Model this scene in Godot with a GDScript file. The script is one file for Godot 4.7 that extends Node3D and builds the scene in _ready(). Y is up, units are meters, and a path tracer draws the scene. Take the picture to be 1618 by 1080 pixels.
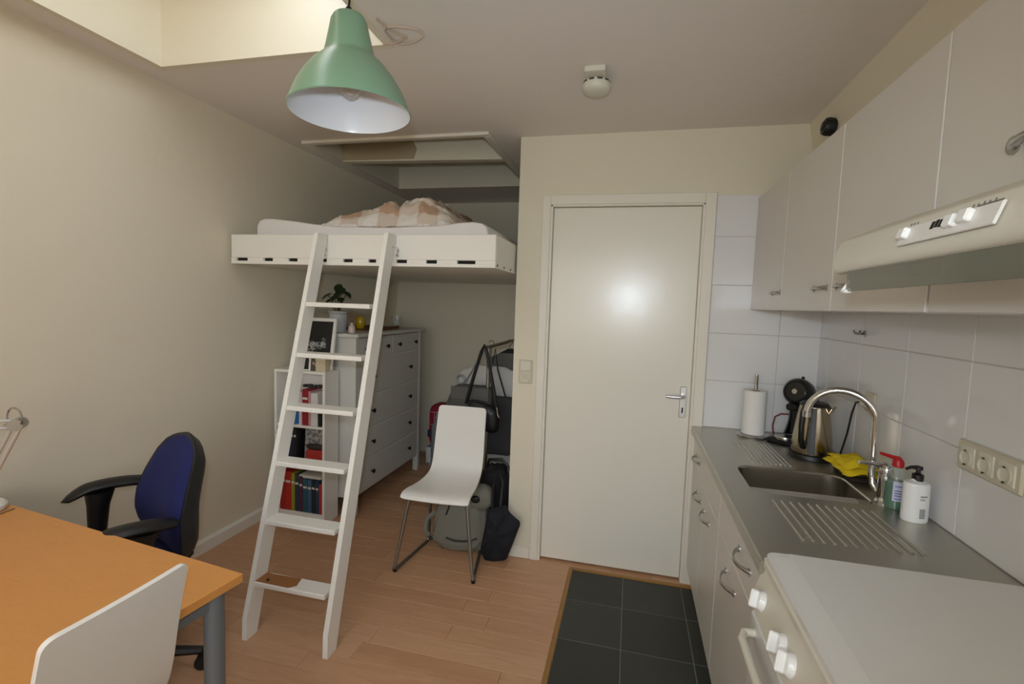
extends Node3D
# A small studio room: loft bed with ladder, kitchenette, desk corner.

var M := {}
var used := {}
var rng := RandomNumberGenerator.new()

# ---------------------------------------------------------------- mesh builder
class MB:
	var p := PackedVector3Array()
	var t := PackedVector2Array()
	var xf := Transform3D()
	var off := Vector2.ZERO

	func v(a: Vector3) -> Vector3:
		return xf * a

	# corners counter-clockwise seen from outside
	func tri(a: Vector3, b: Vector3, c: Vector3, ua := Vector2.ZERO, ub := Vector2.ZERO, uc := Vector2.ZERO) -> void:
		p.append(v(a)); p.append(v(b)); p.append(v(c))
		t.append(ua + off); t.append(ub + off); t.append(uc + off)

	func quad(a: Vector3, b: Vector3, c: Vector3, d: Vector3, ua := Vector2.ZERO, ub := Vector2.ZERO, uc := Vector2.ZERO, ud := Vector2.ZERO) -> void:
		tri(a, b, c, ua, ub, uc)
		tri(a, c, d, ua, uc, ud)

	func uvof(q: Vector3, n: Vector3) -> Vector2:
		var m := n.abs()
		if m.y >= m.x and m.y >= m.z:
			return Vector2(q.x, q.z)
		if m.z >= m.x:
			return Vector2(q.x, q.y)
		return Vector2(q.z, q.y)

	# polygon (convex) turned so that it faces along out
	func face(c: Array, out: Vector3) -> void:
		var n: Vector3 = (c[1] - c[0]).cross(c[2] - c[0])
		if n.dot(out) < 0.0:
			c.reverse()
		for i in range(1, c.size() - 1):
			tri(c[0], c[i], c[i + 1], uvof(c[0], out), uvof(c[i], out), uvof(c[i + 1], out))

	func box(c: Vector3, s: Vector3, b := 0.0) -> void:
		var h := s * 0.5
		b = min(b, min(h.x, min(h.y, h.z)) * 0.9)
		var ax := [Vector3.RIGHT, Vector3.UP, Vector3.BACK]
		var pt := func(a: int, g: Vector3) -> Vector3:
			var q := h - Vector3(b, b, b)
			q[a] = h[a]
			return c + Vector3(q.x * g.x, q.y * g.y, q.z * g.z)
		for a in 3:
			var j := (a + 1) % 3
			var k := (a + 2) % 3
			for s1 in [-1.0, 1.0]:
				var ring := []
				for e in [[-1, -1], [1, -1], [1, 1], [-1, 1]]:
					var g := Vector3.ZERO
					g[a] = s1; g[j] = e[0]; g[k] = e[1]
					ring.append(pt.call(a, g))
				face(ring, ax[a] * s1)
				if b > 0.0:
					for s2 in [-1.0, 1.0]:
						var g1 := Vector3.ZERO
						g1[a] = s1; g1[j] = s2; g1[k] = -1
						var g2 := g1
						g2[k] = 1
						face([pt.call(a, g1), pt.call(a, g2), pt.call(j, g2), pt.call(j, g1)], ax[a] * s1 + ax[j] * s2)
		if b > 0.0:
			for x in [-1, 1]:
				for y in [-1, 1]:
					for z in [-1, 1]:
						var g := Vector3(x, y, z)
						face([pt.call(0, g), pt.call(1, g), pt.call(2, g)], g)

	func span(a: Vector3, b: Vector3, bev := 0.0) -> void:
		box((a + b) * 0.5, (b - a).abs(), bev)

	# polygon in xy extruded from z0 to z1
	func prism(poly: PackedVector2Array, z0: float, z1: float) -> void:
		var pl := poly
		if not Geometry2D.is_polygon_clockwise(pl):
			pl = pl.duplicate()
			pl.reverse()
		# clockwise by Godot's y-down test means counter-clockwise with y up after this reversal check
		var area := 0.0
		for i in pl.size():
			area += pl[i].cross(pl[(i + 1) % pl.size()])
		if area < 0:
			pl.reverse()
		var n := pl.size()
		var lo := min(z0, z1)
		var hi := max(z0, z1)
		var run := 0.0
		for i in n:
			var a := pl[i]
			var b := pl[(i + 1) % n]
			var r2 := run + a.distance_to(b)
			quad(Vector3(a.x, a.y, hi), Vector3(a.x, a.y, lo), Vector3(b.x, b.y, lo), Vector3(b.x, b.y, hi), Vector2(hi, run), Vector2(lo, run), Vector2(lo, r2), Vector2(hi, r2))
			run = r2
		var ix := Geometry2D.triangulate_polygon(pl)
		for i in range(0, ix.size(), 3):
			var a := pl[ix[i]]
			var b := pl[ix[i + 1]]
			var c := pl[ix[i + 2]]
			if (b - a).cross(c - a) < 0:
				var w := b
				b = c
				c = w
			tri(Vector3(a.x, a.y, hi), Vector3(b.x, b.y, hi), Vector3(c.x, c.y, hi), a, b, c)
			tri(Vector3(a.x, a.y, lo), Vector3(c.x, c.y, lo), Vector3(b.x, b.y, lo), a, c, b)

	func tube(pts: Array, r, n := 10, caps := true) -> void:
		var m := pts.size()
		var rings := []
		var nrm := Vector3.ZERO
		var run := 0.0
		for i in m:
			var d: Vector3
			if i == 0:
				d = pts[1] - pts[0]
			elif i == m - 1:
				d = pts[i] - pts[i - 1]
			else:
				d = (pts[i + 1] - pts[i]).normalized() + (pts[i] - pts[i - 1]).normalized()
			d = d.normalized()
			if i == 0:
				nrm = d.cross(Vector3.UP)
				if nrm.length() < 0.05:
					nrm = d.cross(Vector3.RIGHT)
			nrm = (nrm - d * nrm.dot(d)).normalized()
			var bi := d.cross(nrm)
			var rad: float = r[i] if r is Array else r
			var ring := []
			for k in n:
				var a := TAU * k / n
				ring.append(pts[i] + (nrm * cos(a) + bi * sin(a)) * rad)
			rings.append(ring)
		for i in m - 1:
			for k in n:
				var k2 := (k + 1) % n
				quad(rings[i][k], rings[i][k2], rings[i + 1][k2], rings[i + 1][k])
		if caps:
			for k in range(1, n - 1):
				tri(rings[0][0], rings[0][k + 1], rings[0][k])
				tri(rings[m - 1][0], rings[m - 1][k], rings[m - 1][k + 1])

	# profile of (radius, height) traced so that the outside is on its right-hand side going up
	func lathe(pr: Array, n := 24, o := Vector3.ZERO) -> void:
		for i in pr.size() - 1:
			var a: Vector2 = pr[i]
			var b: Vector2 = pr[i + 1]
			for k in n:
				var c1 := Vector2.from_angle(TAU * k / n)
				var c2 := Vector2.from_angle(TAU * (k + 1) / n)
				var q1 := o + Vector3(a.x * c1.x, a.y, a.x * c1.y)
				var q2 := o + Vector3(a.x * c2.x, a.y, a.x * c2.y)
				var q3 := o + Vector3(b.x * c2.x, b.y, b.x * c2.y)
				var q4 := o + Vector3(b.x * c1.x, b.y, b.x * c1.y)
				var ua := Vector2(float(k) / n, a.y)
				var ub := Vector2(float(k + 1) / n, b.y)
				if a.x > 1e-6:
					tri(q1, q3, q2, ua, ub, Vector2(ub.x, ua.y))
				if b.x > 1e-6:
					tri(q1, q4, q3, ua, Vector2(ua.x, ub.y), ub)

	# grid of points; faces out along du x dv. closed in u joins the last column to the first
	func grid(g: Array, closed := false, flip := false) -> void:
		var nu := g.size()
		var nv: int = g[0].size()
		for i in (nu if closed else nu - 1):
			var i2 := (i + 1) % nu
			for j in nv - 1:
				var ua := Vector2(float(i) / (nu - 1), float(j) / (nv - 1))
				var ub := Vector2(float(i + 1) / (nu - 1), float(j + 1) / (nv - 1))
				var a: Vector3 = g[i][j]
				var b: Vector3 = g[i2][j]
				var c: Vector3 = g[i2][j + 1]
				var d: Vector3 = g[i][j + 1]
				if flip:
					quad(a, d, c, b, ua, Vector2(ua.x, ub.y), ub, Vector2(ub.x, ua.y))
				else:
					quad(a, b, c, d, ua, Vector2(ub.x, ua.y), ub, Vector2(ua.x, ub.y))

	# a sheet given by f(u, v) with thickness th below its du x dv side
	func sheet(nu: int, nv: int, f: Callable, th: float) -> void:
		var top := []
		var bot := []
		for i in nu + 1:
			var rt := []
			var rb := []
			for j in nv + 1:
				var u := float(i) / nu
				var w := float(j) / nv
				var q: Vector3 = f.call(u, w)
				var e := 0.01
				var du: Vector3 = f.call(min(u + e, 1.0), w) - f.call(max(u - e, 0.0), w)
				var dv: Vector3 = f.call(u, min(w + e, 1.0)) - f.call(u, max(w - e, 0.0))
				var nn := du.cross(dv).normalized()
				rt.append(q)
				rb.append(q - nn * th)
			top.append(rt)
			bot.append(rb)
		grid(top)
		grid(bot, false, true)
		for i in nu:
			quad(bot[i][0], bot[i + 1][0], top[i + 1][0], top[i][0])
			quad(bot[i + 1][nv], bot[i][nv], top[i][nv], top[i + 1][nv])
		for j in nv:
			quad(bot[0][j + 1], bot[0][j], top[0][j], top[0][j + 1])
			quad(bot[nu][j], bot[nu][j + 1], top[nu][j + 1], top[nu][j])

	# a soft closed body: radius function over a ball, f(direction) -> point
	func ball(nu: int, nv: int, f: Callable) -> void:
		var g := []
		for i in nu:
			var row := []
			for j in nv + 1:
				var a := TAU * i / nu
				var b := PI * j / nv - PI * 0.5
				row.append(f.call(Vector3(cos(b) * cos(a), sin(b), -cos(b) * sin(a))))
			g.append(row)
		grid(g, true)

	func mesh(angle := 40.0) -> ArrayMesh:
		var nf := p.size() / 3
		var fn := PackedVector3Array()
		fn.resize(nf)
		var at := {}
		for i in nf:
			var n := (p[i * 3 + 1] - p[i * 3]).cross(p[i * 3 + 2] - p[i * 3])
			fn[i] = n
		var keys := PackedInt32Array()
		keys.resize(p.size())
		var lists := []
		for i in p.size():
			var k := Vector3i((p[i] * 20000.0).round())
			var id: int
			if at.has(k):
				id = at[k]
			else:
				id = lists.size()
				at[k] = id
				lists.append(PackedInt32Array())
			keys[i] = id
			lists[id].append(i / 3)
		var co := cos(deg_to_rad(angle))
		var pos := PackedVector3Array()
		var nor := PackedVector3Array()
		var uvs := PackedVector2Array()
		for i in nf:
			if fn[i].length_squared() < 1e-18:
				continue
			var n0 := fn[i].normalized()
			for c in [0, 2, 1]:
				var q: int = i * 3 + c
				var s := Vector3.ZERO
				for o in lists[keys[q]]:
					if fn[o].length_squared() > 1e-18 and fn[o].normalized().dot(n0) >= co:
						s += fn[o]
				pos.append(p[q])
				nor.append(s.normalized())
				uvs.append(t[q])
		var arr := []
		arr.resize(Mesh.ARRAY_MAX)
		arr[Mesh.ARRAY_VERTEX] = pos
		arr[Mesh.ARRAY_NORMAL] = nor
		arr[Mesh.ARRAY_TEX_UV] = uvs
		var am := ArrayMesh.new()
		am.add_surface_from_arrays(Mesh.PRIMITIVE_TRIANGLES, arr)
		return am


# ---------------------------------------------------------------- scene helpers
func thing(called: String, label: String, category: String, at := Vector3.ZERO, turn := 0.0, group := "") -> Node3D:
	var o := Node3D.new()
	o.name = numbered(called)
	add_child(o)
	o.position = at
	o.rotation.y = turn
	tag(o, label, category, group)
	return o

func tag(o: Node3D, label: String, category: String, group := "") -> void:
	o.set_meta("label", label)
	o.set_meta("category", category)
	if group:
		o.set_meta("group", group)

func numbered(called: String) -> String:
	var n: int = used.get(called, 0)
	used[called] = n + 1
	return called if n == 0 else "%s_%03d" % [called, n]

func obj(called: String, mb: MB, m: Material, parent: Node3D, angle := 40.0) -> MeshInstance3D:
	var o := MeshInstance3D.new()
	var nm := called
	if parent == self:
		nm = numbered(called)
	else:
		var k := 0
		while parent.has_node(nm):
			k += 1
			nm = "%s_%03d" % [called, k]
	o.name = nm
	o.mesh = mb.mesh(angle)
	o.material_override = m
	o.cast_shadow = GeometryInstance3D.SHADOW_CASTING_SETTING_ON
	parent.add_child(o)
	return o

func struct(called: String, mb: MB, m: Material, angle := 40.0) -> MeshInstance3D:
	var o := obj(called, mb, m, self, angle)
	o.set_meta("kind", "structure")
	return o

func bx(a: Vector3, b: Vector3, bev := 0.0) -> MB:
	var m := MB.new()
	m.span(a, b, bev)
	return m

func mat(hex: String, rough := 0.6, metal := 0.0, spec := 0.5) -> StandardMaterial3D:
	var m := StandardMaterial3D.new()
	m.albedo_color = Color(hex)
	m.roughness = rough
	m.metallic = metal
	m.metallic_specular = spec
	return m

func noise_tex(seed_: int, freq: float, size := 256, normal := false, strength := 1.0, ramp: Array = []) -> NoiseTexture2D:
	var n := FastNoiseLite.new()
	n.seed = seed_
	n.frequency = freq
	n.fractal_octaves = 4
	var t := NoiseTexture2D.new()
	t.width = size
	t.height = size
	t.seamless = true
	t.noise = n
	t.as_normal_map = normal
	t.bump_strength = strength
	if ramp.size():
		var g := Gradient.new()
		g.set_color(0, ramp[0])
		g.set_color(1, ramp[1])
		t.color_ramp = g
	return t

func bumpy(m: StandardMaterial3D, tex: Texture2D, scale: float, amount: float) -> StandardMaterial3D:
	m.normal_enabled = true
	m.normal_texture = tex
	m.normal_scale = amount
	m.uv1_triplanar = true
	m.uv1_scale = Vector3(scale, scale, scale)
	return m

func wood_image(w: int, h: int, a: Color, b: Color, c: Color, seed_: int, sx := 1.0) -> ImageTexture:
	var n := FastNoiseLite.new()
	n.seed = seed_
	n.frequency = 0.01
	n.fractal_octaves = 3
	var n2 := FastNoiseLite.new()
	n2.seed = seed_ + 9
	n2.frequency = 0.012
	n2.fractal_octaves = 2
	var im := Image.create(w, h, false, Image.FORMAT_RGB8)
	for y in h:
		for x in w:
			var warp := n2.get_noise_2d(x * 0.7 * sx, y * 2.0) * 22.0
			var f := n.get_noise_2d(x * 0.35 * sx, (y + warp) * 7.0) * 0.5 + 0.5
			var g := n2.get_noise_2d(x * 0.35 * sx + 500.0, y * 1.6) * 0.5 + 0.5
			var k := n.get_noise_2d(x * 1.2 * sx + 900.0, y * 34.0) * 0.5 + 0.5
			var col := a.lerp(b, clampf(f * 0.75 + g * 0.25, 0, 1))
			col = col.lerp(c, clampf((k - 0.62) * 1.6, 0, 0.45))
			im.set_pixel(x, y, col)
	return ImageTexture.create_from_image(im)


func _ready() -> void:
	rng.seed = 4711
	# ------------------------------------------------------------ camera, sky, lights, exposure
	var cam := Camera3D.new()
	cam.name = "camera"
	cam.fov = rad_to_deg(2.0 * atan(540.0 / 771.85))
	cam.basis = Basis(Vector3.UP, 0.2371) * Basis(Vector3.RIGHT, -0.0778) * Basis(Vector3.BACK, 0.0346)
	cam.position = Vector3(0, 1.473, 0)
	cam.near = 0.03
	cam.far = 60.0
	add_child(cam)
	cam.current = true
	var env := Environment.new()
	env.background_mode = Environment.BG_SKY
	var sky := Sky.new()
	var sm := ProceduralSkyMaterial.new()
	sm.sky_top_color = Color(0.80, 0.86, 0.95)
	sm.sky_horizon_color = Color(0.93, 0.93, 0.92)
	sm.ground_bottom_color = Color(0.4, 0.38, 0.35)
	sm.ground_horizon_color = Color(0.75, 0.74, 0.72)
	sm.sky_energy_multiplier = 2.0
	sky.sky_material = sm
	env.sky = sky
	env.tonemap_mode = Environment.TONE_MAPPER_LINEAR
	env.tonemap_exposure = 1.06
	env.sdfgi_enabled = true
	env.ssao_enabled = true
	env.ssil_enabled = true
	var we := WorldEnvironment.new()
	we.name = "environment"
	we.environment = env
	add_child(we)
	# daylight of an unseen roof window lighting the skylight shaft (faces down and left)
	area_light("skylight_daylight", Vector3(-1.130, 2.615, -0.42), Vector3(-0.613, -0.79, 0.0), Vector2(2.2, 0.42), Color(1.0, 0.93, 0.82), 0.42)
	# daylight of an unseen window behind the camera, placed to light the room
	area_light("unseen_window_daylight", Vector3(-0.35, 1.50, 1.53), Vector3(0, -0.02, -1), Vector2(2.0, 1.15), Color(1.0, 0.96, 0.88), 1.6)
	# the photographer's flash, on top of the camera
	var fl := SpotLight3D.new()
	fl.name = "camera_flash"
	fl.position = Vector3(-0.026, 1.583, 0.02)
	fl.basis = cam.basis
	fl.spot_angle = 57.0
	fl.spot_angle_attenuation = 1.0
	fl.light_color = Color(0.88, 0.94, 1.0)
	fl.light_energy = 1.15
	fl.light_size = 0.03
	fl.spot_range = 12.0
	fl.spot_attenuation = 2.0
	fl.shadow_enabled = true
	add_child(fl)

	materials()
	shell()
	door()
	kitchen()
	kitchen_small()
	cooker_and_hood()
	bed_and_ladder()
	nook()
	desk_corner()
	ceiling_things()


func area_light(called: String, at: Vector3, towards: Vector3, size: Vector2, col: Color, energy: float) -> void:
	var l := AreaLight3D.new()
	l.name = called
	l.area_size = size
	l.light_color = col
	l.light_energy = energy
	l.area_range = 12.0
	l.area_attenuation = 2.0
	l.shadow_enabled = true
	add_child(l)
	l.look_at_from_position(at, at + towards, Vector3.UP if abs(towards.normalized().y) < 0.9 else Vector3.RIGHT)


func materials() -> void:
	var plaster := noise_tex(3, 0.02, 512, true, 2.0)
	var fine := noise_tex(5, 0.25, 256, true, 4.0)
	M.fine = fine
	M.wall = bumpy(mat("e8dfc9", 0.85), plaster, 0.9, 0.25)
	M.wall2 = bumpy(mat("e4ddc8", 0.8), plaster, 0.9, 0.2)
	M.ceiling = bumpy(mat("eae3da", 0.9), plaster, 0.9, 0.2)
	M.paint = mat("eae5d8", 0.38)
	M.door = bumpy(mat("ebe8dc", 0.24), plaster, 0.5, 0.05)
	M.white = bumpy(mat("efece4", 0.4), plaster, 2.0, 0.05)
	M.chairwhite = mat("f0eee8", 0.28)
	M.tile = bumpy(mat("e4e4e4", 0.12), plaster, 1.1, 0.1)
	M.grout = mat("c9c6bf", 0.9)
	M.cab = mat("d9d5ce", 0.34)
	M.cabin = mat("b9b2a8", 0.6)
	M.steel = bumpy(mat("bbb9af", 0.36, 1.0), fine, 8.0, 0.08)
	M.bowl = mat("c4c0b6", 0.2, 1.0)
	M.chrome = mat("d5d5d5", 0.09, 1.0)
	M.satin = mat("bdbdbb", 0.24, 1.0)
	M.greymetal = mat("7d858b", 0.45, 0.4)
	M.tubemetal = mat("9a9a94", 0.32, 0.9)
	M.black = mat("101011", 0.45)
	M.blackgloss = mat("0c0c0e", 0.18)
	M.blue = bumpy(mat("151c58", 0.95), fine, 30.0, 0.5)
	M.cream = mat("dbd7c8", 0.42)
	M.beige = mat("cfc8b2", 0.4)
	M.dark = mat("1b1712", 0.9)
	M.tilefloor = bumpy(mat("33362f", 0.5), plaster, 2.0, 0.3)
	M.tilefloor2 = bumpy(mat("2f322d", 0.52), plaster, 2.0, 0.3)
	M.groutdark = mat("4c4e48", 0.9)
	M.bookwhite = mat("dedad0", 0.5)
	M.chest = bumpy(mat("d6d6cf", 0.45), plaster, 3.0, 0.08)
	M.planks = []
	var tones := [["d2a680", "bf926f", "a07856"], ["cc9f7b", "b98b68", "9b7350"], ["d6ab86", "c39673", "a57d5b"], ["cfa27e", "bc8e6b", "9d7552"]]
	for i in 4:
		var m := StandardMaterial3D.new()
		m.albedo_texture = wood_image(512, 128, Color(tones[i][0]), Color(tones[i][1]), Color(tones[i][2]), 20 + i)
		m.roughness = 0.42
		m.uv1_scale = Vector3(0.5, 4.0, 1)
		M.planks.append(m)
	M.beech = StandardMaterial3D.new()
	M.beech.albedo_texture = wood_image(512, 512, Color("dd9b54"), Color("d7954e"), Color("cb8845"), 51, 2.0)
	M.beech.roughness = 0.4
	M.beech.uv1_scale = Vector3(0.8, 0.8, 1)
	M.oak = StandardMaterial3D.new()
	M.oak.albedo_texture = wood_image(512, 64, Color("a97b3a"), Color("8f6429"), Color("75501f"), 61)
	M.oak.roughness = 0.4
	M.oak.uv1_scale = Vector3(0.5, 8, 1)
	M.bare = mat("9a6638", 0.7)
	M.green = mat("80a488", 0.3)
	M.lampwhite = mat("e9ecf0", 0.28)
	M.mattress = bumpy(mat("e6e2e0", 0.95), fine, 12.0, 0.3)
	M.glass = mat("dfe8e6", 0.03)
	M.glass.transparency = BaseMaterial3D.TRANSPARENCY_ALPHA
	M.glass.albedo_color = Color(0.88, 0.93, 0.92, 0.12)
	M.hoodglass = mat("807f74", 0.08)
	M.hoodglass.transparency = BaseMaterial3D.TRANSPARENCY_ALPHA
	M.hoodglass.albedo_color = Color(0.46, 0.47, 0.41, 0.74)


# ---------------------------------------------------------------- the room
func shell() -> void:
	# floor: slab, laminate planks, dark floor tiles, oak edging
	var fl := struct("floor", bx(Vector3(-2.5, -0.12, -4.6), Vector3(1.1, -0.0115, 1.8)), mat("5c4636", 0.9))
	obj("grout", bx(Vector3(-0.245, -0.0115, -2.648), Vector3(0.63, -0.0025, 1.6)), mat("86877f", 0.9), fl)
	var w := 0.105
	var z := 1.66
	while z > -4.40:
		var x1 := -0.266 if z > -2.60 else (-0.262 if z > -2.69 else -0.642)
		var x := -2.33 - rng.randf() * 0.8
		while x < x1 - 0.02:
			var ln: float = [0.62, 0.86, 1.1][rng.randi() % 3]
			var a := maxf(x, -2.33)
			var b := minf(x + ln, x1)
			if b - a > 0.02:
				var mb := MB.new()
				mb.off = Vector2(0.05 + rng.randf() * 0.7 - a, rng.randf() * 3.0)
				mb.span(Vector3(a + 0.0005, -0.012, z - w + 0.0005), Vector3(b - 0.0005, 0, z - 0.0005), 0.0012)
				obj("plank", mb, M.planks[rng.randi() % 4], fl, 10.0)
			x += ln
		z -= w
	# threshold strip in front of the door
	for i in 3:
		var mb := MB.new()
		mb.off = Vector2(0.6 + i * 0.2, i * 0.37)
		mb.span(Vector3(-0.262 + i * 0.225, -0.012, -2.80), Vector3(-0.2625 + (i + 1) * 0.225, 0, -2.672), 0.001)
		obj("plank", mb, M.planks[i % 3], fl, 10.0)
	var xs := [-0.245, 0.03, 0.33, 0.63]
	var zs := [-2.648, -2.372, -2.07, -1.768, -1.466, -1.164, -0.862, -0.56, -0.258, 0.044, 0.346, 0.648, 0.95, 1.252, 1.6]
	for i in 3:
		for j in zs.size() - 1:
			obj("tile", bx(Vector3(xs[i] + 0.0015, -0.012, zs[j] + 0.0015), Vector3(xs[i + 1] - 0.0015, -0.001, zs[j + 1] - 0.0015), 0.0015), M.tilefloor if (i + j) % 2 else M.tilefloor2, fl, 10.0)
	struct("trim_1", bx(Vector3(-0.266, -0.012, -2.672), Vector3(-0.245, 0.004, 1.6), 0.002), M.oak, 10.0)
	struct("trim_2", bx(Vector3(-0.245, -0.012, -2.672), Vector3(0.40, 0.004, -2.648), 0.002), M.oak, 10.0)

	# left wall, leaning in under the roof
	var lp := PackedVector2Array([Vector2(-2.315, -0.1), Vector2(-2.305, 0.3), Vector2(-2.25, 1.2), Vector2(-2.21, 1.72), Vector2(-2.175, 2.02), Vector2(-2.13, 2.22), Vector2(-2.045, 2.41), Vector2(-2.6, 2.41), Vector2(-2.6, -0.1)])
	var mb := MB.new()
	mb.prism(lp, -4.6, 1.8)
	struct("wall_left", mb, M.wall, 20.0)
	mb = MB.new()
	mb.prism(PackedVector2Array([Vector2(0.918, -0.1), Vector2(0.918, 1.60), Vector2(0.788, 2.41), Vector2(1.2, 2.41), Vector2(1.2, -0.1)]), -2.85, 1.8)
	var wr := struct("wall_right", mb, M.wall, 20.0)
	# glazed tiles on the right wall
	obj("grout", bx(Vector3(0.913, 0.80, -2.70), Vector3(0.919, 1.60, 0.4)), M.grout, wr)
	var tz := [-2.70, -2.574, -2.2442, -1.9046, -1.5843, -1.254, -0.924, -0.594, -0.264, 0.066, 0.396]
	for i in tz.size() - 1:
		for r in 3:
			obj("tile", bx(Vector3(0.910, 0.868 + r * 0.2457 + 0.0012, tz[i] + 0.0012), Vector3(0.916, 0.868 + (r + 1) * 0.2457 - 0.0012, tz[i + 1] - 0.0012), 0.0015), M.tile, wr, 10.0)
	# door wall
	mb = MB.new()
	mb.span(Vector3(-0.64, -0.1, -2.82), Vector3(-0.47, 2.41, -2.70))
	mb.span(Vector3(0.355, -0.1, -2.82), Vector3(1.0, 2.41, -2.70))
	mb.span(Vector3(-0.47, 2.035, -2.82), Vector3(0.355, 2.41, -2.70))
	var wb := struct("wall_back", mb, M.wall2)
	obj("grout", bx(Vector3(0.393, 0.80, -2.702), Vector3(0.92, 2.055, -2.697)), M.grout, wb)
	for r in 5:
		var y0 := 0.868 + r * 0.2457
		var y1 := minf(y0 + 0.2457, 2.057)
		obj("tile", bx(Vector3(0.394, y0 + 0.0012, -2.700), Vector3(0.725 - 0.0012, y1 - 0.0012, -2.694), 0.0015), M.tile, wb, 10.0)
		obj("tile", bx(Vector3(0.725 + 0.0012, y0 + 0.0012, -2.700), Vector3(0.911, y1 - 0.0012, -2.694), 0.0015), M.tile, wb, 10.0)
	struct("wall_partition", bx(Vector3(-0.64, -0.1, -4.6), Vector3(-0.52, 2.41, -2.82)), M.wall2)
	struct("wall_nook", bx(Vector3(-2.6, -0.1, -4.6), Vector3(-0.5, 2.41, -4.385)), M.wall2)
	struct("wall_hall", bx(Vector3(-0.52, -0.1, -3.2), Vector3(1.2, 2.6, -3.05)), M.wall2)
	# wall behind the camera, with an unseen window placed to light the room
	mb = MB.new()
	mb.span(Vector3(-2.6, -0.1, 1.6), Vector3(-1.4, 2.41, 1.8))
	mb.span(Vector3(0.7, -0.1, 1.6), Vector3(1.2, 2.41, 1.8))
	mb.span(Vector3(-1.4, -0.1, 1.6), Vector3(0.7, 0.88, 1.8))
	mb.span(Vector3(-1.4, 2.12, 1.6), Vector3(0.7, 2.41, 1.8))
	struct("wall_front", mb, M.wall2)
	mb = MB.new()
	for q in [[-1.4, -1.34], [-0.38, -0.32], [0.64, 0.70]]:
		mb.span(Vector3(q[0], 0.88, 1.66), Vector3(q[1], 2.12, 1.74), 0.004)
	mb.span(Vector3(-1.4, 0.88, 1.66), Vector3(0.7, 0.94, 1.74), 0.004)
	mb.span(Vector3(-1.4, 2.06, 1.66), Vector3(0.7, 2.12, 1.74), 0.004)
	var win := struct("unseen_window_1", mb, M.paint)
	obj("pane", bx(Vector3(-1.34, 0.94, 1.697), Vector3(-0.38, 2.06, 1.703)), M.glass, win)
	obj("pane", bx(Vector3(-0.32, 0.94, 1.697), Vector3(0.64, 2.06, 1.703)), M.glass, win)

	# ceiling with two openings
	var C := 2.39
	mb = MB.new()
	for q in [[-2.5, 1.1, 0.75, 1.8], [-2.5, -1.945, -1.70, 0.75], [-0.887, 1.1, -1.70, 0.75], [-2.5, 1.1, -2.59, -1.70],
			[-2.5, -1.95, -3.81, -2.59], [-0.79, 1.1, -3.81, -2.59], [-2.5, 1.1, -4.6, -3.81]]:
		mb.span(Vector3(q[0], C, q[2]), Vector3(q[1], C + 0.12, q[3]))
	struct("ceiling", mb, M.ceiling)
	# skylight shaft; its near end is out of view, set to light the desk
	mb = MB.new()
	var T := 2.82
	mb.span(Vector3(-1.945, C - 0.002, -1.67), Vector3(-1.915, T, 0.75))
	mb.span(Vector3(-1.945, C - 0.002, -1.70), Vector3(-0.887, T, -1.67))
	mb.span(Vector3(-1.945, C - 0.002, 0.75), Vector3(-0.887, T, 0.78))
	mb.span(Vector3(-0.917, C - 0.002, -1.67), Vector3(-0.887, 2.52, 0.75))
	mb.span(Vector3(-1.945, T, -1.70), Vector3(-1.30, T + 0.05, 0.78))
	struct("wall_skylight", mb, M.wall2)
	# sloping roof window, out of view, lights the shaft: x along the slope, y out of the pane
	var slope := Transform3D(Basis(Vector3.BACK, -0.660), Vector3(-1.100, 2.664, 0))
	mb = MB.new()
	mb.xf = slope
	for q in [-0.285, 0.205]:
		mb.span(Vector3(q, -0.02, -1.70), Vector3(q + 0.08, 0.03, 0.78), 0.003)
	for q in [-1.70, -0.905, -0.095, 0.74]:
		mb.span(Vector3(-0.205, -0.02, q), Vector3(0.205, 0.03, q + 0.04), 0.003)
	var win2 := struct("unseen_window_2", mb, M.paint)
	for q in [[-1.66, -0.905], [-0.865, -0.095], [-0.055, 0.74]]:
		mb = MB.new()
		mb.xf = slope
		mb.span(Vector3(-0.205, 0.002, q[0]), Vector3(0.205, 0.008, q[1]))
		obj("pane", mb, M.glass, win2)
	# void above the bed with its joist and edge trim
	T = 2.85
	mb = MB.new()
	mb.span(Vector3(-1.95, C - 0.002, -3.78), Vector3(-1.92, T, -2.62))
	mb.span(Vector3(-0.82, C - 0.002, -3.78), Vector3(-0.79, T, -2.62))
	mb.span(Vector3(-1.95, C - 0.002, -3.81), Vector3(-0.79, T, -3.78))
	mb.span(Vector3(-1.95, C - 0.002, -2.62), Vector3(-0.79, T, -2.59))
	mb.span(Vector3(-1.95, T, -3.81), Vector3(-0.79, T + 0.05, -2.59))
	var vo := struct("wall_void", mb, M.wall2)
	mb = MB.new()
	mb.xf = Transform3D(Basis(Vector3.UP, 0.07), Vector3(-1.37, 0, -3.03))
	mb.span(Vector3(-0.548, 2.375, -0.035), Vector3(0.548, 2.62, 0.035), 0.004)
	obj("joist", mb, M.wall2, vo)
	mb = MB.new()
	mb.xf = Transform3D(Basis(Vector3.UP, 0.07), Vector3(-1.37, 0, -3.03))
	mb.prism(PackedVector2Array([Vector2(-0.546, 2.38), Vector2(-0.05, 2.385), Vector2(-0.03, 2.45), Vector2(-0.08, 2.53), Vector2(-0.02, 2.61), Vector2(-0.546, 2.61)]), 0.0352, 0.0362)
	obj("stain", mb, mat("b3a283", 0.85), vo)
	struct("trim_3", bx(Vector3(-1.95, C - 0.016, -2.625), Vector3(-0.795, C + 0.002, -2.585), 0.003), M.paint)
	struct("trim_4", bx(Vector3(-0.835, C - 0.016, -3.81), Vector3(-0.795, C + 0.002, -2.625), 0.003), M.paint)
	# baseboards
	mb = MB.new()
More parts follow.
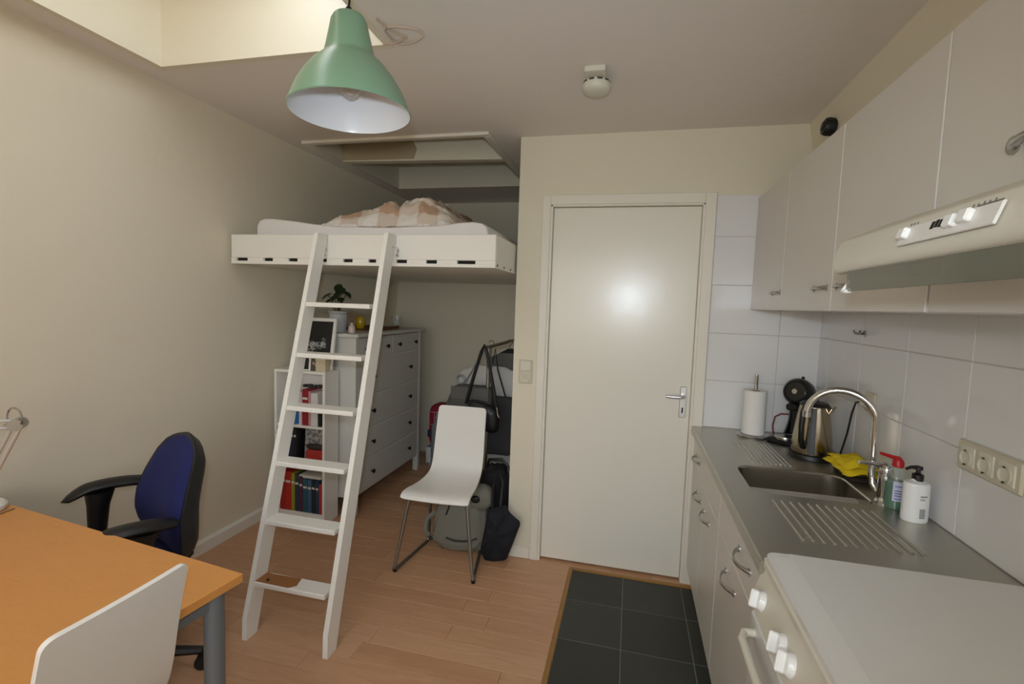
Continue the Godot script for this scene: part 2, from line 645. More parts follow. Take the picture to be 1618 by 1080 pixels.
	var bp := PackedVector2Array([Vector2(-2.32, 0), Vector2(-2.292, 0), Vector2(-2.292, 0.062), Vector2(-2.298, 0.072), Vector2(-2.306, 0.075), Vector2(-2.32, 0.075)])
	mb.prism(bp, -2.69, 1.6)
	struct("baseboard_left", mb, M.paint, 25.0)
	struct("baseboard_back", bx(Vector3(-0.64, 0, -2.70), Vector3(-0.504, 0.068, -2.688), 0.003), M.paint)


func door() -> void:
	# frame (architrave and jamb)
	var mb := MB.new()
	mb.span(Vector3(-0.503, 0, -2.705), Vector3(-0.455, 2.072, -2.683), 0.004)
	mb.span(Vector3(0.338, 0, -2.705), Vector3(0.392, 2.072, -2.683), 0.004)
	mb.span(Vector3(-0.455, 2.018, -2.705), Vector3(0.338, 2.072, -2.683), 0.004)
	mb.span(Vector3(-0.458, 0, -2.80), Vector3(-0.444, 2.02, -2.69), 0.002)
	mb.span(Vector3(0.328, 0, -2.80), Vector3(0.342, 2.02, -2.69), 0.002)
	mb.span(Vector3(-0.458, 2.010, -2.80), Vector3(0.342, 2.024, -2.69), 0.002)
	var d := struct("door_1", bx(Vector3(-0.443, 0.012, -2.757), Vector3(0.327, 2.008, -2.717), 0.003), M.door)
	obj("frame", mb, M.paint, d)
	mb = MB.new()
	mb.span(Vector3(0.272, 0.90, -2.718), Vector3(0.307, 1.068, -2.709), 0.004)
	obj("handle_plate", mb, mat("dcdcdc", 0.3, 0.5), d)
	mb = MB.new()
	mb.tube([Vector3(0.289, 1.018, -2.712), Vector3(0.289, 1.018, -2.672), Vector3(0.284, 1.018, -2.662), Vector3(0.270, 1.018, -2.658), Vector3(0.235, 1.016, -2.660), Vector3(0.200, 1.016, -2.665)], [0.010, 0.009, 0.010, 0.010, 0.009, 0.008], 10)
	obj("handle", mb, mat("d8d8da", 0.25, 0.7), d)
	mb = MB.new()
	mb.span(Vector3(0.285, 0.925, -2.710), Vector3(0.293, 0.955, -2.7085), 0.001)
	obj("keyhole", mb, M.black, d)
	# switch with socket beside the door
	var s := thing("light_switch", "beige light switch with a socket under it, on wall left of the door", "switch", Vector3(-0.566, 1.0925, -2.70))
	obj("plate", bx(Vector3(-0.039, -0.068, 0), Vector3(0.039, 0.068, 0.010), 0.004), M.beige, s)
	obj("rocker", bx(Vector3(-0.028, 0.006, 0.010), Vector3(0.028, 0.058, 0.015), 0.003), M.cream, s)
	mb = MB.new()
	mb.xf = Transform3D(Basis(Vector3.RIGHT, PI / 2), Vector3(0, -0.030, 0.010))
	mb.lathe([Vector2(0.0, -0.006), Vector2(0.019, -0.006), Vector2(0.021, 0.003), Vector2(0.026, 0.004), Vector2(0.026, 0)], 24)
	obj("socket", mb, M.cream, s)
	mb = MB.new()
	for x in [-0.0095, 0.0095]:
		mb.xf = Transform3D(Basis(Vector3.RIGHT, PI / 2), Vector3(x, -0.030, 0.0045))
		mb.lathe([Vector2(0, 0.001), Vector2(0.003, 0.001), Vector2(0.003, 0)], 10)
	obj("pin_hole", mb, M.black, s)

# ---------------------------------------------------------------- kitchen
func bow(mb: MB, a: Vector3, b: Vector3, out: Vector3, r := 0.005) -> void:
	# a bow handle from a to b, bulging along out
	var pts := []
	var rr := []
	for i in 13:
		var u := i / 12.0
		pts.append(a.lerp(b, u) + out * pow(sin(PI * u), 0.7))
		rr.append(r * (1.25 - 0.45 * sin(PI * u)))
	mb.tube(pts, rr, 10)
	for q in [a, b]:
		mb.tube([q, q + out.normalized() * 0.004], r * 2.0, 12)

func front(called: String, parent: Node3D, a: Vector3, b: Vector3, h0 = null, h1 = null) -> void:
	var d := obj(called, bx(a, b, 0.002), M.cab, parent)
	if h0 != null:
		var mb := MB.new()
		bow(mb, h0, h1, Vector3(-0.030, 0, 0), 0.0055)
		obj("handle", mb, M.satin, d)

func kitchen() -> void:
	# base cabinets
	for k in 2:
		var z0: float = [-2.692, -1.898][k]
		var z1: float = [-1.902, -1.292][k]
		var t := thing("base_cabinet", ["pale grey base cabinet under the sink, next to the door frame", "pale grey base cabinet between the sink unit and the white cooker"][k], "cabinet", Vector3(0, 0, 0), 0, "kitchen base cabinets")
		var cm := MB.new()
		cm.span(Vector3(0.376, 0.10, z0), Vector3(0.90, 0.832, z0 + 0.016))
		cm.span(Vector3(0.376, 0.10, z1 - 0.016), Vector3(0.90, 0.832, z1))
		cm.span(Vector3(0.376, 0.10, z0 + 0.016), Vector3(0.90, 0.116, z1 - 0.016))
		cm.span(Vector3(0.892, 0.116, z0 + 0.016), Vector3(0.90, 0.832, z1 - 0.016))
		obj("carcass", cm, M.cabin, t)
		obj("plinth", bx(Vector3(0.392, 0.0, z0), Vector3(0.412, 0.10, z1)), M.cab, t)
		var F := 0.357
		var B := 0.375
		if k == 0:
			front("drawer", t, Vector3(F, 0.676, z0 + 0.001), Vector3(B, 0.826, -2.2985), Vector3(F, 0.742, -2.57), Vector3(F, 0.742, -2.44))
			front("drawer", t, Vector3(F, 0.676, -2.2955), Vector3(B, 0.826, z1))
			front("door", t, Vector3(F, 0.104, z0 + 0.001), Vector3(B, 0.673, -2.2985), Vector3(F, 0.588, -2.48), Vector3(F, 0.588, -2.35))
			front("door", t, Vector3(F, 0.104, -2.2955), Vector3(B, 0.673, z1), Vector3(F, 0.588, -2.25), Vector3(F, 0.588, -2.11))
		else:
			front("drawer", t, Vector3(F, 0.676, z0 + 0.001), Vector3(B, 0.826, z1), Vector3(F, 0.752, -1.57), Vector3(F, 0.752, -1.43))
			front("door", t, Vector3(F, 0.104, z0 + 0.001), Vector3(B, 0.673, z1), Vector3(F, 0.596, -1.73), Vector3(F, 0.596, -1.59))
	# steel worktop with a pressed-in sink
	var Y := 0.868
	var top := thing("worktop", "stainless steel worktop with pressed-in sink and drainer grooves, on the base cabinets", "worktop")
	var c := Vector2(0.617, -1.912)
	var hole := []
	var N := 64
	for i in N:
		hole.append(rrect(c, 0.187, 0.150, 0.05, TAU * i / N))
	var mb := MB.new()
	var outer := []
	for i in N:
		var d: Vector2 = (hole[i] - c).normalized()
		var sx := ((0.909 if d.x > 0 else 0.345) - c.x) / d.x if abs(d.x) > 1e-6 else 1e9
		var sz := ((-1.272 if d.y > 0 else -2.694) - c.y) / d.y if abs(d.y) > 1e-6 else 1e9
		outer.append(c + d * minf(sx, sz))
	# add the four corners by snapping the nearest points
	for q in [Vector2(0.345, -1.272), Vector2(0.909, -1.272), Vector2(0.345, -2.694), Vector2(0.909, -2.694)]:
		var best := 0
		for i in N:
			if outer[i].distance_to(q) < outer[best].distance_to(q):
				best = i
		outer[best] = q
	for i in N:
		var j := (i + 1) % N
		mb.face([Vector3(outer[i].x, Y, outer[i].y), Vector3(hole[i].x, Y, hole[i].y), Vector3(hole[j].x, Y, hole[j].y), Vector3(outer[j].x, Y, outer[j].y)], Vector3.UP)
	# rolled front edge and end edge
	mb.prism(PackedVector2Array([Vector2(0.346, Y), Vector2(0.341, Y - 0.0015), Vector2(0.338, Y - 0.006), Vector2(0.338, Y - 0.034), Vector2(0.352, Y - 0.034), Vector2(0.352, Y - 0.002)]), -2.694, -1.272)
	mb.span(Vector3(0.352, Y - 0.034, -1.274), Vector3(0.909, Y - 0.0005, -1.272))
	obj("top", mb, M.steel, top, 50.0)
	# sink bowl
	mb = MB.new()
	var rings := [[0.0, 0.0], [0.002, -0.001], [0.005, -0.006], [0.007, -0.06], [0.010, -0.115], [0.022, -0.142], [0.060, -0.151], [0.12, -0.154]]
	var g := []
	for i in N + 1:
		var row := []
		for r in rings:
			var q := rrect(c, 0.187 - r[0], 0.150 - r[0], maxf(0.05 - r[0] * 0.4, 0.02), TAU * i / N)
			row.append(Vector3(q.x, Y + r[1], q.y))
		row.append(Vector3(c.x, Y - 0.156, c.y))
		g.append(row)
	mb.grid(g)
	obj("sink_bowl", mb, M.bowl, top, 28.0)
	mb = MB.new()
	mb.lathe([Vector2(0.030, -0.1545), Vector2(0.038, -0.1530), Vector2(0.030, -0.1505), Vector2(0.026, -0.152), Vector2(0.0, -0.153)], 24, Vector3(c.x, Y, c.y))
	obj("drain", mb, M.chrome, top)
	for side in 2:
		for i in (9 if side == 0 else 12):
			mb = MB.new()
			var x := (0.505 + i * 0.0175) if side == 0 else (0.478 + i * 0.0255)
			var za := (-2.44 if side == 0 else -1.70)
			var zb := (-2.11 if side == 0 else -1.42)
			var pr := PackedVector2Array()
			for k in 7:
				var a := PI * k / 6.0
				pr.append(Vector2(x + cos(a) * 0.0045, Y + sin(a) * 0.005))
			pr.append(Vector2(x - 0.0045, Y - 0.002))
			pr.append(Vector2(x + 0.0045, Y - 0.002))
			mb.prism(pr, za, zb)
			obj("drainer_ridge", mb, M.steel, top, 60.0)
	# wall cabinets
	var zc := [-2.692, -2.19, -1.675, -1.178]
	var lab := ["pale grey wall cabinet in the corner beside the door wall", "middle pale grey wall cabinet of the row, between corner cabinet and hood cabinet", "pale grey wall cabinet whose front is partly hidden by the hood's left end"]
	for k in 3:
		var t := thing("wall_cabinet", lab[k], "cabinet", Vector3.ZERO, 0, "kitchen wall cabinets")
		obj("carcass", bx(Vector3(0.604, 1.4845, zc[k] + 0.001), Vector3(0.82, 2.04, zc[k + 1] - 0.001)), M.cab, t)
		var d := obj("door", bx(Vector3(0.585, 1.4845, zc[k] + 0.002), Vector3(0.603, 2.04, zc[k + 1] - 0.002), 0.002), M.cab, t)
		var m := MB.new()
		var zm: float = [-2.265, -1.768, -1.585][k]
		bow(m, Vector3(0.585, 1.557, zm - 0.055), Vector3(0.585, 1.557, zm + 0.055), Vector3(-0.020, 0, 0), 0.0055)
		obj("handle", m, M.satin, d)
	var t := thing("hood_cabinet", "short pale grey wall cabinet directly above the cooker hood", "cabinet")
	obj("carcass", bx(Vector3(0.604, 1.67, -1.176), Vector3(0.785, 2.04, -0.575)), M.cab, t)
	var d := obj("door", bx(Vector3(0.585, 1.67, -1.175), Vector3(0.603, 2.04, -0.577), 0.002), M.cab, t)
	mb = MB.new()
	bow(mb, Vector3(0.585, 1.755, -0.975), Vector3(0.585, 1.755, -0.835), Vector3(-0.022, 0, 0), 0.0075)
	obj("handle", mb, M.satin, d)

func rrect(c: Vector2, hx: float, hy: float, r: float, a: float) -> Vector2:
	# point of a rounded rectangle in direction a, by marching on its signed distance
	var d := Vector2.from_angle(a)
	var lo := 0.0
	var hi := hx + hy
	for i in 30:
		var m := (lo + hi) * 0.5
		var q := (d * m).abs() - Vector2(hx - r, hy - r)
		var s := Vector2(maxf(q.x, 0), maxf(q.y, 0)).length() + minf(maxf(q.x, q.y), 0) - r
		if s > 0:
			hi = m
		else:
			lo = m
	return c + d * lo

func kitchen_small() -> void:
	var Y := 0.868
	# tap
	var t := thing("kitchen_tap", "chrome high-arc kitchen tap with side lever, behind the sink", "tap", Vector3(0.832, Y, -1.80))
	var mb := MB.new()
	mb.lathe([Vector2(0, 0), Vector2(0.029, 0), Vector2(0.029, 0.006), Vector2(0.023, 0.012), Vector2(0.021, 0.03), Vector2(0.021, 0.105), Vector2(0.018, 0.118), Vector2(0.0, 0.121)], 24)
	obj("body", mb, M.chrome, t)
	mb = MB.new()
	var pts := [Vector3(-0.012, 0.03, -0.02), Vector3(-0.022, 0.05, -0.035), Vector3(-0.024, 0.08, -0.04), Vector3(-0.024, 0.255, -0.045)]
	for i in range(1, 17):
		var a := PI * i / 16.0 * 0.97
		pts.append(Vector3(-0.024 - 0.094 * (1 - cos(a)), 0.255 + 0.094 * sin(a), -0.045 - 0.03 * (1 - cos(a))))
	mb.tube(pts, 0.0115, 14)
	obj("spout", mb, M.chrome, t)
	mb = MB.new()
	mb.tube([pts[-1], pts[-1] + Vector3(0.0008, -0.02, 0)], 0.0135, 14)
	obj("aerator", mb, M.satin, t)
	mb = MB.new()
	mb.tube([Vector3(0.0, 0.124, 0.0), Vector3(-0.04, 0.128, 0.006), Vector3(-0.085, 0.131, 0.012)], [0.008, 0.0065, 0.006], 10)
	mb.lathe([Vector2(0, 0.116), Vector2(0.019, 0.116), Vector2(0.019, 0.126), Vector2(0.012, 0.132), Vector2(0, 0.133)], 20)
	obj("lever", mb, M.chrome, t)
	# paper towel holder and roll
	t = thing("towel_holder", "steel kitchen roll holder, its rod standing above the paper roll", "roll holder", Vector3(0.607, Y, -2.57))
	mb = MB.new()
	mb.lathe([Vector2(0, 0), Vector2(0.072, 0), Vector2(0.074, 0.006), Vector2(0.070, 0.012), Vector2(0.0, 0.014)], 32)
	obj("base", mb, M.satin, t)
	mb = MB.new()
	mb.lathe([Vector2(0.009, 0.012), Vector2(0.009, 0.302), Vector2(0.007, 0.307), Vector2(0, 0.308)], 16)
	obj("rod", mb, M.chrome, t)
	t = thing("paper_roll", "white kitchen paper roll on its steel holder near the door wall", "paper roll", Vector3(0.607, Y + 0.0145, -2.57))
	mb = MB.new()
	mb.lathe([Vector2(0.020, 0.0), Vector2(0.051, 0.0), Vector2(0.052, 0.003), Vector2(0.052, 0.209), Vector2(0.051, 0.212), Vector2(0.020, 0.212), Vector2(0.020, 0.0)], 32)
	obj("paper", mb, bumpy(mat("eceae6", 0.95), M.fine, 14.0, 0.3), t)
	mb = MB.new()
	mb.lathe([Vector2(0.0198, 0.001), Vector2(0.0198, 0.2115), Vector2(0.0175, 0.2115), Vector2(0.0175, 0.001)], 24)
	obj("core", mb, mat("a58d6d", 0.9), t)
	# coffee machine
	t = thing("coffee_machine", "black capsule coffee machine with a round head, between kitchen roll and kettle", "coffee machine", Vector3(0.772, Y, -2.53), -0.75)
	mb = MB.new()
	mb.box(Vector3(0, 0.011, 0.02), Vector3(0.135, 0.022, 0.19), 0.008)
	obj("base", mb, M.black, t)
	mb = MB.new()
	mb.lathe([Vector2(0.0, 0.022), Vector2(0.05, 0.022), Vector2(0.052, 0.030), Vector2(0.05, 0.036), Vector2(0.046, 0.033), Vector2(0.0, 0.033)], 24, Vector3(0, 0, 0.062))
	obj("drip_tray", mb, M.satin, t)
	mb = MB.new()
	mb.sheet(12, 10, func(u, w):
		var a: float = (u - 0.5) * PI * 1.25
		var r: float = 0.052 - 0.016 * sin(w * PI)
		return Vector3(sin(a) * r, 0.02 + 0.2 * w, -0.03 - 0.02 * w + 0.01 - cos(a) * r), -0.006)
	mb.box(Vector3(0, 0.105, -0.045), Vector3(0.075, 0.17, 0.05), 0.015)
	obj("column", mb, M.black, t)
	mb = MB.new()
	mb.xf = Transform3D(Basis(Vector3.RIGHT, PI / 2 - 0.15), Vector3(0, 0.235, -0.035))
	mb.lathe([Vector2(0, -0.055), Vector2(0.035, -0.052), Vector2(0.058, -0.03), Vector2(0.064, 0.0), Vector2(0.064, 0.02), Vector2(0.060, 0.038), Vector2(0.050, 0.050), Vector2(0.046, 0.051), Vector2(0.044, 0.047), Vector2(0.0, 0.050)], 32)
	obj("head", mb, mat("17181a", 0.3), t)
	mb = MB.new()
	mb.xf = Transform3D(Basis(Vector3.RIGHT, PI / 2 - 0.15), Vector3(0, 0.235, -0.035))
	mb.lathe([Vector2(0.0, 0.052), Vector2(0.012, 0.052), Vector2(0.012, 0.050)], 16)
	obj("button", mb, M.satin, t)
	mb = MB.new()
	mb.tube([Vector3(0, 0.292, -0.05), Vector3(0.006, 0.306, -0.045)], 0.007, 8)
	obj("lever", mb, M.black, t)
	mb = MB.new()
	mb.box(Vector3(0, 0.168, 0.018), Vector3(0.05, 0.03, 0.045), 0.008)
	obj("nozzle", mb, M.black, t)
	mb = MB.new()
	mb.tube([Vector3(-0.055, 0.115, -0.06), Vector3(-0.085, 0.112, -0.045), Vector3(-0.105, 0.095, -0.03), Vector3(-0.108, 0.05, -0.02), Vector3(-0.10, 0.006, -0.02)], 0.0035, 8)
	obj("cord", mb, mat("7a1622", 0.5), t)
	# kettle
	t = thing("kettle", "brushed steel kettle with black handle on its black base", "kettle", Vector3(0.772, Y, -2.285), -0.28)
	mb = MB.new()
	mb.lathe([Vector2(0, 0), Vector2(0.083, 0), Vector2(0.085, 0.008), Vector2(0.080, 0.020), Vector2(0, 0.022)], 32)
	obj("base", mb, M.black, t)
	mb = MB.new()
	mb.lathe([Vector2(0.0, 0.022), Vector2(0.074, 0.022), Vector2(0.077, 0.03), Vector2(0.073, 0.09), Vector2(0.064, 0.16), Vector2(0.055, 0.215), Vector2(0.053, 0.222), Vector2(0.0, 0.222)], 40)
	obj("body", mb, mat("b0a48f", 0.2, 1.0), t)
	mb = MB.new()
	mb.lathe([Vector2(0.054, 0.221), Vector2(0.056, 0.226), Vector2(0.048, 0.236), Vector2(0.015, 0.242), Vector2(0.012, 0.252), Vector2(0, 0.254)], 32)
	obj("lid", mb, M.black, t)
	mb = MB.new()
	mb.tube([Vector3(-0.028, 0.20, 0.052), Vector3(-0.035, 0.222, 0.085), Vector3(-0.042, 0.205, 0.105), Vector3(-0.045, 0.15, 0.11), Vector3(-0.042, 0.09, 0.104), Vector3(-0.034, 0.06, 0.086), Vector3(-0.03, 0.055, 0.068)], [0.012, 0.013, 0.012, 0.011, 0.011, 0.012, 0.012], 12)
	obj("handle", mb, M.black, t)
	mb = MB.new()
	mb.sheet(4, 8, func(u, w):
		var a: float = 1.62 + (u - 0.5) * 0.34
		var y: float = 0.028 + 0.19 * w
		var r: float = lerpf(0.0785, 0.0555, w) + 0.003
		return Vector3(cos(a) * r, y, sin(a) * r), 0.004)
	obj("strip", mb, M.black, t)
	mb = MB.new()
	mb.sheet(8, 4, func(u, w):
		var a: float = (u - 0.5) * 1.0
		var r: float = 0.054 + 0.022 * w * cos(a * 1.6)
		return Vector3(cos(a) * r, 0.195 + 0.03 * w, sin(a) * r), 0.003)
	obj("spout", mb, mat("b0a48f", 0.2, 1.0), t)
	# single socket with a plug, low on the tiles behind the tap
	t = thing("power_plug", "beige plug in a wall socket, on tiles behind the tap arc", "plug", Vector3(0.91, 1.145, -2.12))
	obj("plate", bx(Vector3(-0.010, -0.038, -0.038), Vector3(0, 0.038, 0.038), 0.004), M.beige, t)
	mb = MB.new()
	mb.xf = Transform3D(Basis(Vector3.BACK, PI / 2), Vector3(-0.008, 0, 0))
	mb.lathe([Vector2(0, 0.0), Vector2(0.021, 0.0), Vector2(0.021, 0.014), Vector2(0.014, 0.034), Vector2(0, 0.036)], 20)
	obj("plug_body", mb, M.cream, t)
	mb = MB.new()
	mb.tube([Vector3(-0.04, 0, 0), Vector3(-0.052, -0.005, -0.004), Vector3(-0.056, -0.05, -0.02), Vector3(-0.05, -0.14, -0.06), Vector3(-0.055, -0.25, -0.10), Vector3(-0.072, -0.272, -0.13)], 0.0035, 8)
	obj("cord", mb, M.black, t)
	# scouring sponge and yellow cloth
	t = thing("sponge_tray", "low dark tray under the yellow cloth, behind the sink", "tray", Vector3(0.848, Y, -2.06))
	mb = MB.new()
	mb.box(Vector3(0, 0.010, 0), Vector3(0.085, 0.02, 0.17), 0.006)
	obj("base", mb, mat("2a2117", 0.5), t)
	mb = MB.new()
	mb.box(Vector3(0, 0.024, -0.01), Vector3(0.07, 0.008, 0.15), 0.003)
	obj("liner", mb, mat("4b3a22", 0.7), t)
	t = thing("dishcloth", "yellow dishcloth folded over the dark tray by the tap", "cloth", Vector3(0.838, Y + 0.028, -2.06))
	mb = MB.new()
	var nz := FastNoiseLite.new()
	nz.seed = 8
	nz.frequency = 9.0
	for k in 2:
		mb.sheet(16, 14, func(u, w):
			var x: float = (u - 0.5) * (0.13 - 0.02 * k)
			var z: float = (w - 0.5) * (0.19 - 0.03 * k)
			var e: float = clampf(1.0 - pow(absf(u - 0.5) * 2.0, 4), 0, 1) * clampf(1.0 - pow(absf(w - 0.5) * 2.0, 4), 0, 1)
			return Vector3(x + 0.008 * nz.get_noise_2d(z * 3, k), 0.004 + 0.020 * k + e * (0.022 + 0.012 * nz.get_noise_2d(x * 2 + k, z * 2)) + 0.006 * sin(u * 9 + w * 3 + k), z), 0.003)
	var yellow := bumpy(mat("e3c614", 0.9), M.fine, 20.0, 0.4)
	obj("cloth", mb, yellow, t, 60.0)
	# soap bottles
	t = thing("washing_up_liquid", "clear bottle of green washing-up liquid with a red pump, behind the white soap bottle", "soap bottle", Vector3(0.846, Y, -1.765), 0.5)
	var clear := mat("cfe4d8", 0.06)
	clear.transparency = BaseMaterial3D.TRANSPARENCY_ALPHA
	clear.albedo_color = Color(0.80, 0.88, 0.84, 0.16)
	mb = MB.new()
	mb.lathe([Vector2(0, 0), Vector2(0.028, 0), Vector2(0.031, 0.004), Vector2(0.031, 0.095), Vector2(0.027, 0.112), Vector2(0.014, 0.126), Vector2(0.012, 0.140), Vector2(0.0, 0.140)], 28)
	obj("bottle", mb, clear, t)
	mb = MB.new()
	mb.lathe([Vector2(0, 0.002), Vector2(0.027, 0.002), Vector2(0.0295, 0.005), Vector2(0.0295, 0.085), Vector2(0, 0.085)], 28)
	obj("liquid", mb, mat("0a5735", 0.2), t)
	mb = MB.new()
	mb.sheet(12, 2, func(u, w):
		var a: float = 2.75 - u * 2.0
		return Vector3(cos(a) * 0.0318, 0.03 + 0.062 * w, sin(a) * 0.0318), -0.0006)
	obj("label", mb, mat("c9cbe2", 0.5), t)
	mb = MB.new()
	for q in [[0.036, 0.6], [0.046, 0.8], [0.054, 0.5], [0.062, 0.75], [0.076, 0.65]]:
		mb.sheet(8, 1, func(u, w):
			var a: float = 2.6 - u * 1.7 * q[1]
			return Vector3(cos(a) * 0.0326, q[0] + 0.003 * w, sin(a) * 0.0326), -0.0004)
	obj("print", mb, mat("6a6fae", 0.5), t).set_meta("kind", "stuff")
	var red := mat("b3151c", 0.35)
	mb = MB.new()
	mb.lathe([Vector2(0.013, 0.132), Vector2(0.016, 0.134), Vector2(0.016, 0.150), Vector2(0.008, 0.162), Vector2(0, 0.164)], 20)
	mb.xf = Transform3D(Basis(Vector3.UP, -0.35), Vector3(0, 0, 0))
	mb.tube([Vector3(0, 0.158, 0), Vector3(-0.02, 0.164, 0), Vector3(-0.055, 0.174, 0)], [0.009, 0.006, 0.005], 10)
	obj("pump", mb, red, t)
	t = thing("soap_dispenser", "white soap dispenser with black pump, nearest bottle to the cooker", "soap bottle", Vector3(0.856, Y, -1.675), 0.35)
	mb = MB.new()
	mb.xf = Transform3D(Basis.from_scale(Vector3(1, 1, 0.8)), Vector3.ZERO)
	mb.lathe([Vector2(0, 0), Vector2(0.034, 0), Vector2(0.037, 0.004), Vector2(0.037, 0.108), Vector2(0.034, 0.116), Vector2(0.016, 0.122), Vector2(0.014, 0.128), Vector2(0.0, 0.128)], 32)
	obj("bottle", mb, mat("eceded", 0.3), t)
	mb = MB.new()
	mb.lathe([Vector2(0.0, 0.120), Vector2(0.0145, 0.122), Vector2(0.0145, 0.140), Vector2(0.010, 0.142), Vector2(0.006, 0.145), Vector2(0.006, 0.154), Vector2(0.011, 0.155), Vector2(0.011, 0.164), Vector2(0.0, 0.166)], 20)
	mb.xf = Transform3D(Basis(Vector3.UP, -0.15), Vector3.ZERO)
	mb.tube([Vector3(0, 0.160, 0), Vector3(-0.022, 0.161, 0), Vector3(-0.036, 0.155, 0)], [0.007, 0.005, 0.004], 8)
	obj("pump", mb, M.black, t)
	mb = MB.new()
	for q in [[0.080, 1.95, 0.55, 0.003], [0.074, 1.95, 0.35, 0.0015], [0.070, 1.95, 0.42, 0.0015]]:
		mb.sheet(6, 1, func(u, w):
			var a: float = q[1] - u * q[2]
			return Vector3(cos(a) * 0.0374, q[0] + q[3] * w, sin(a) * 0.0374 * 0.8), -0.0003)
	for k in 7:
		mb.sheet(6, 1, func(u, w):
			var a: float = 1.92 - u * 0.45
			return Vector3(cos(a) * 0.0374, 0.016 + k * 0.0042 + 0.0024 * w, sin(a) * 0.0374 * 0.8), -0.0003)
	obj("print", mb, mat("5f6468", 0.5), t).set_meta("kind", "stuff")
	# triple socket
	t = thing("triple_socket", "beige strip of three wall sockets on the right tiled wall", "socket", Vector3(0.910, 1.106, -1.4735))
	obj("frame", bx(Vector3(-0.011, -0.041, -0.1165), Vector3(0, 0.041, 0.1165), 0.005), M.beige, t)
	for k in 3:
		var zc := -0.071 + 0.071 * k
		mb = MB.new()
		mb.box(Vector3(-0.0115, 0, zc), Vector3(0.005, 0.056, 0.056), 0.002)
		var so := obj("insert", mb, M.cream, t)
		mb = MB.new()
		mb.xf = Transform3D(Basis(Vector3.BACK, PI / 2), Vector3(-0.013, -0.003, zc))
		mb.lathe([Vector2(0.022, 0.0), Vector2(0.022, 0.006), Vector2(0.0195, 0.006), Vector2(0.018, -0.004), Vector2(0.0, -0.004)], 28)
		obj("well", mb, M.beige, so)
		mb = MB.new()
		for e in [-0.0095, 0.0095]:
			mb.xf = Transform3D(Basis(Vector3.BACK, PI / 2), Vector3(-0.0105, -0.003, zc + e))
			mb.lathe([Vector2(0.0028, 0.0), Vector2(0.0028, 0.0015), Vector2(0, 0.0015)], 10)
		for e in [-0.019, 0.019]:
			mb.xf = Transform3D()
			mb.box(Vector3(-0.0175, -0.003 + e, zc), Vector3(0.003, 0.004, 0.007))
		obj("contact", mb, M.dark, so)
	# hook on the tiles
	t = thing("wall_hook", "small chrome double hook on the tiles below the wall cabinets", "hook", Vector3(0.910, 1.403, -2.226))
	mb = MB.new()
	mb.xf = Transform3D(Basis(Vector3.BACK, PI / 2), Vector3.ZERO)
	mb.lathe([Vector2(0.013, 0.0), Vector2(0.013, 0.004), Vector2(0.006, 0.007), Vector2(0.0, 0.0075)], 20)
	obj("rose", mb, M.satin, t)
	for s in [-1, 1]:
		mb = MB.new()
		mb.tube([Vector3(-0.006, 0, 0), Vector3(-0.018, -0.002, s * 0.010), Vector3(-0.028, 0.0, s * 0.022), Vector3(-0.030, 0.010, s * 0.028)], 0.0045, 8)
		obj("peg", mb, M.satin, t)

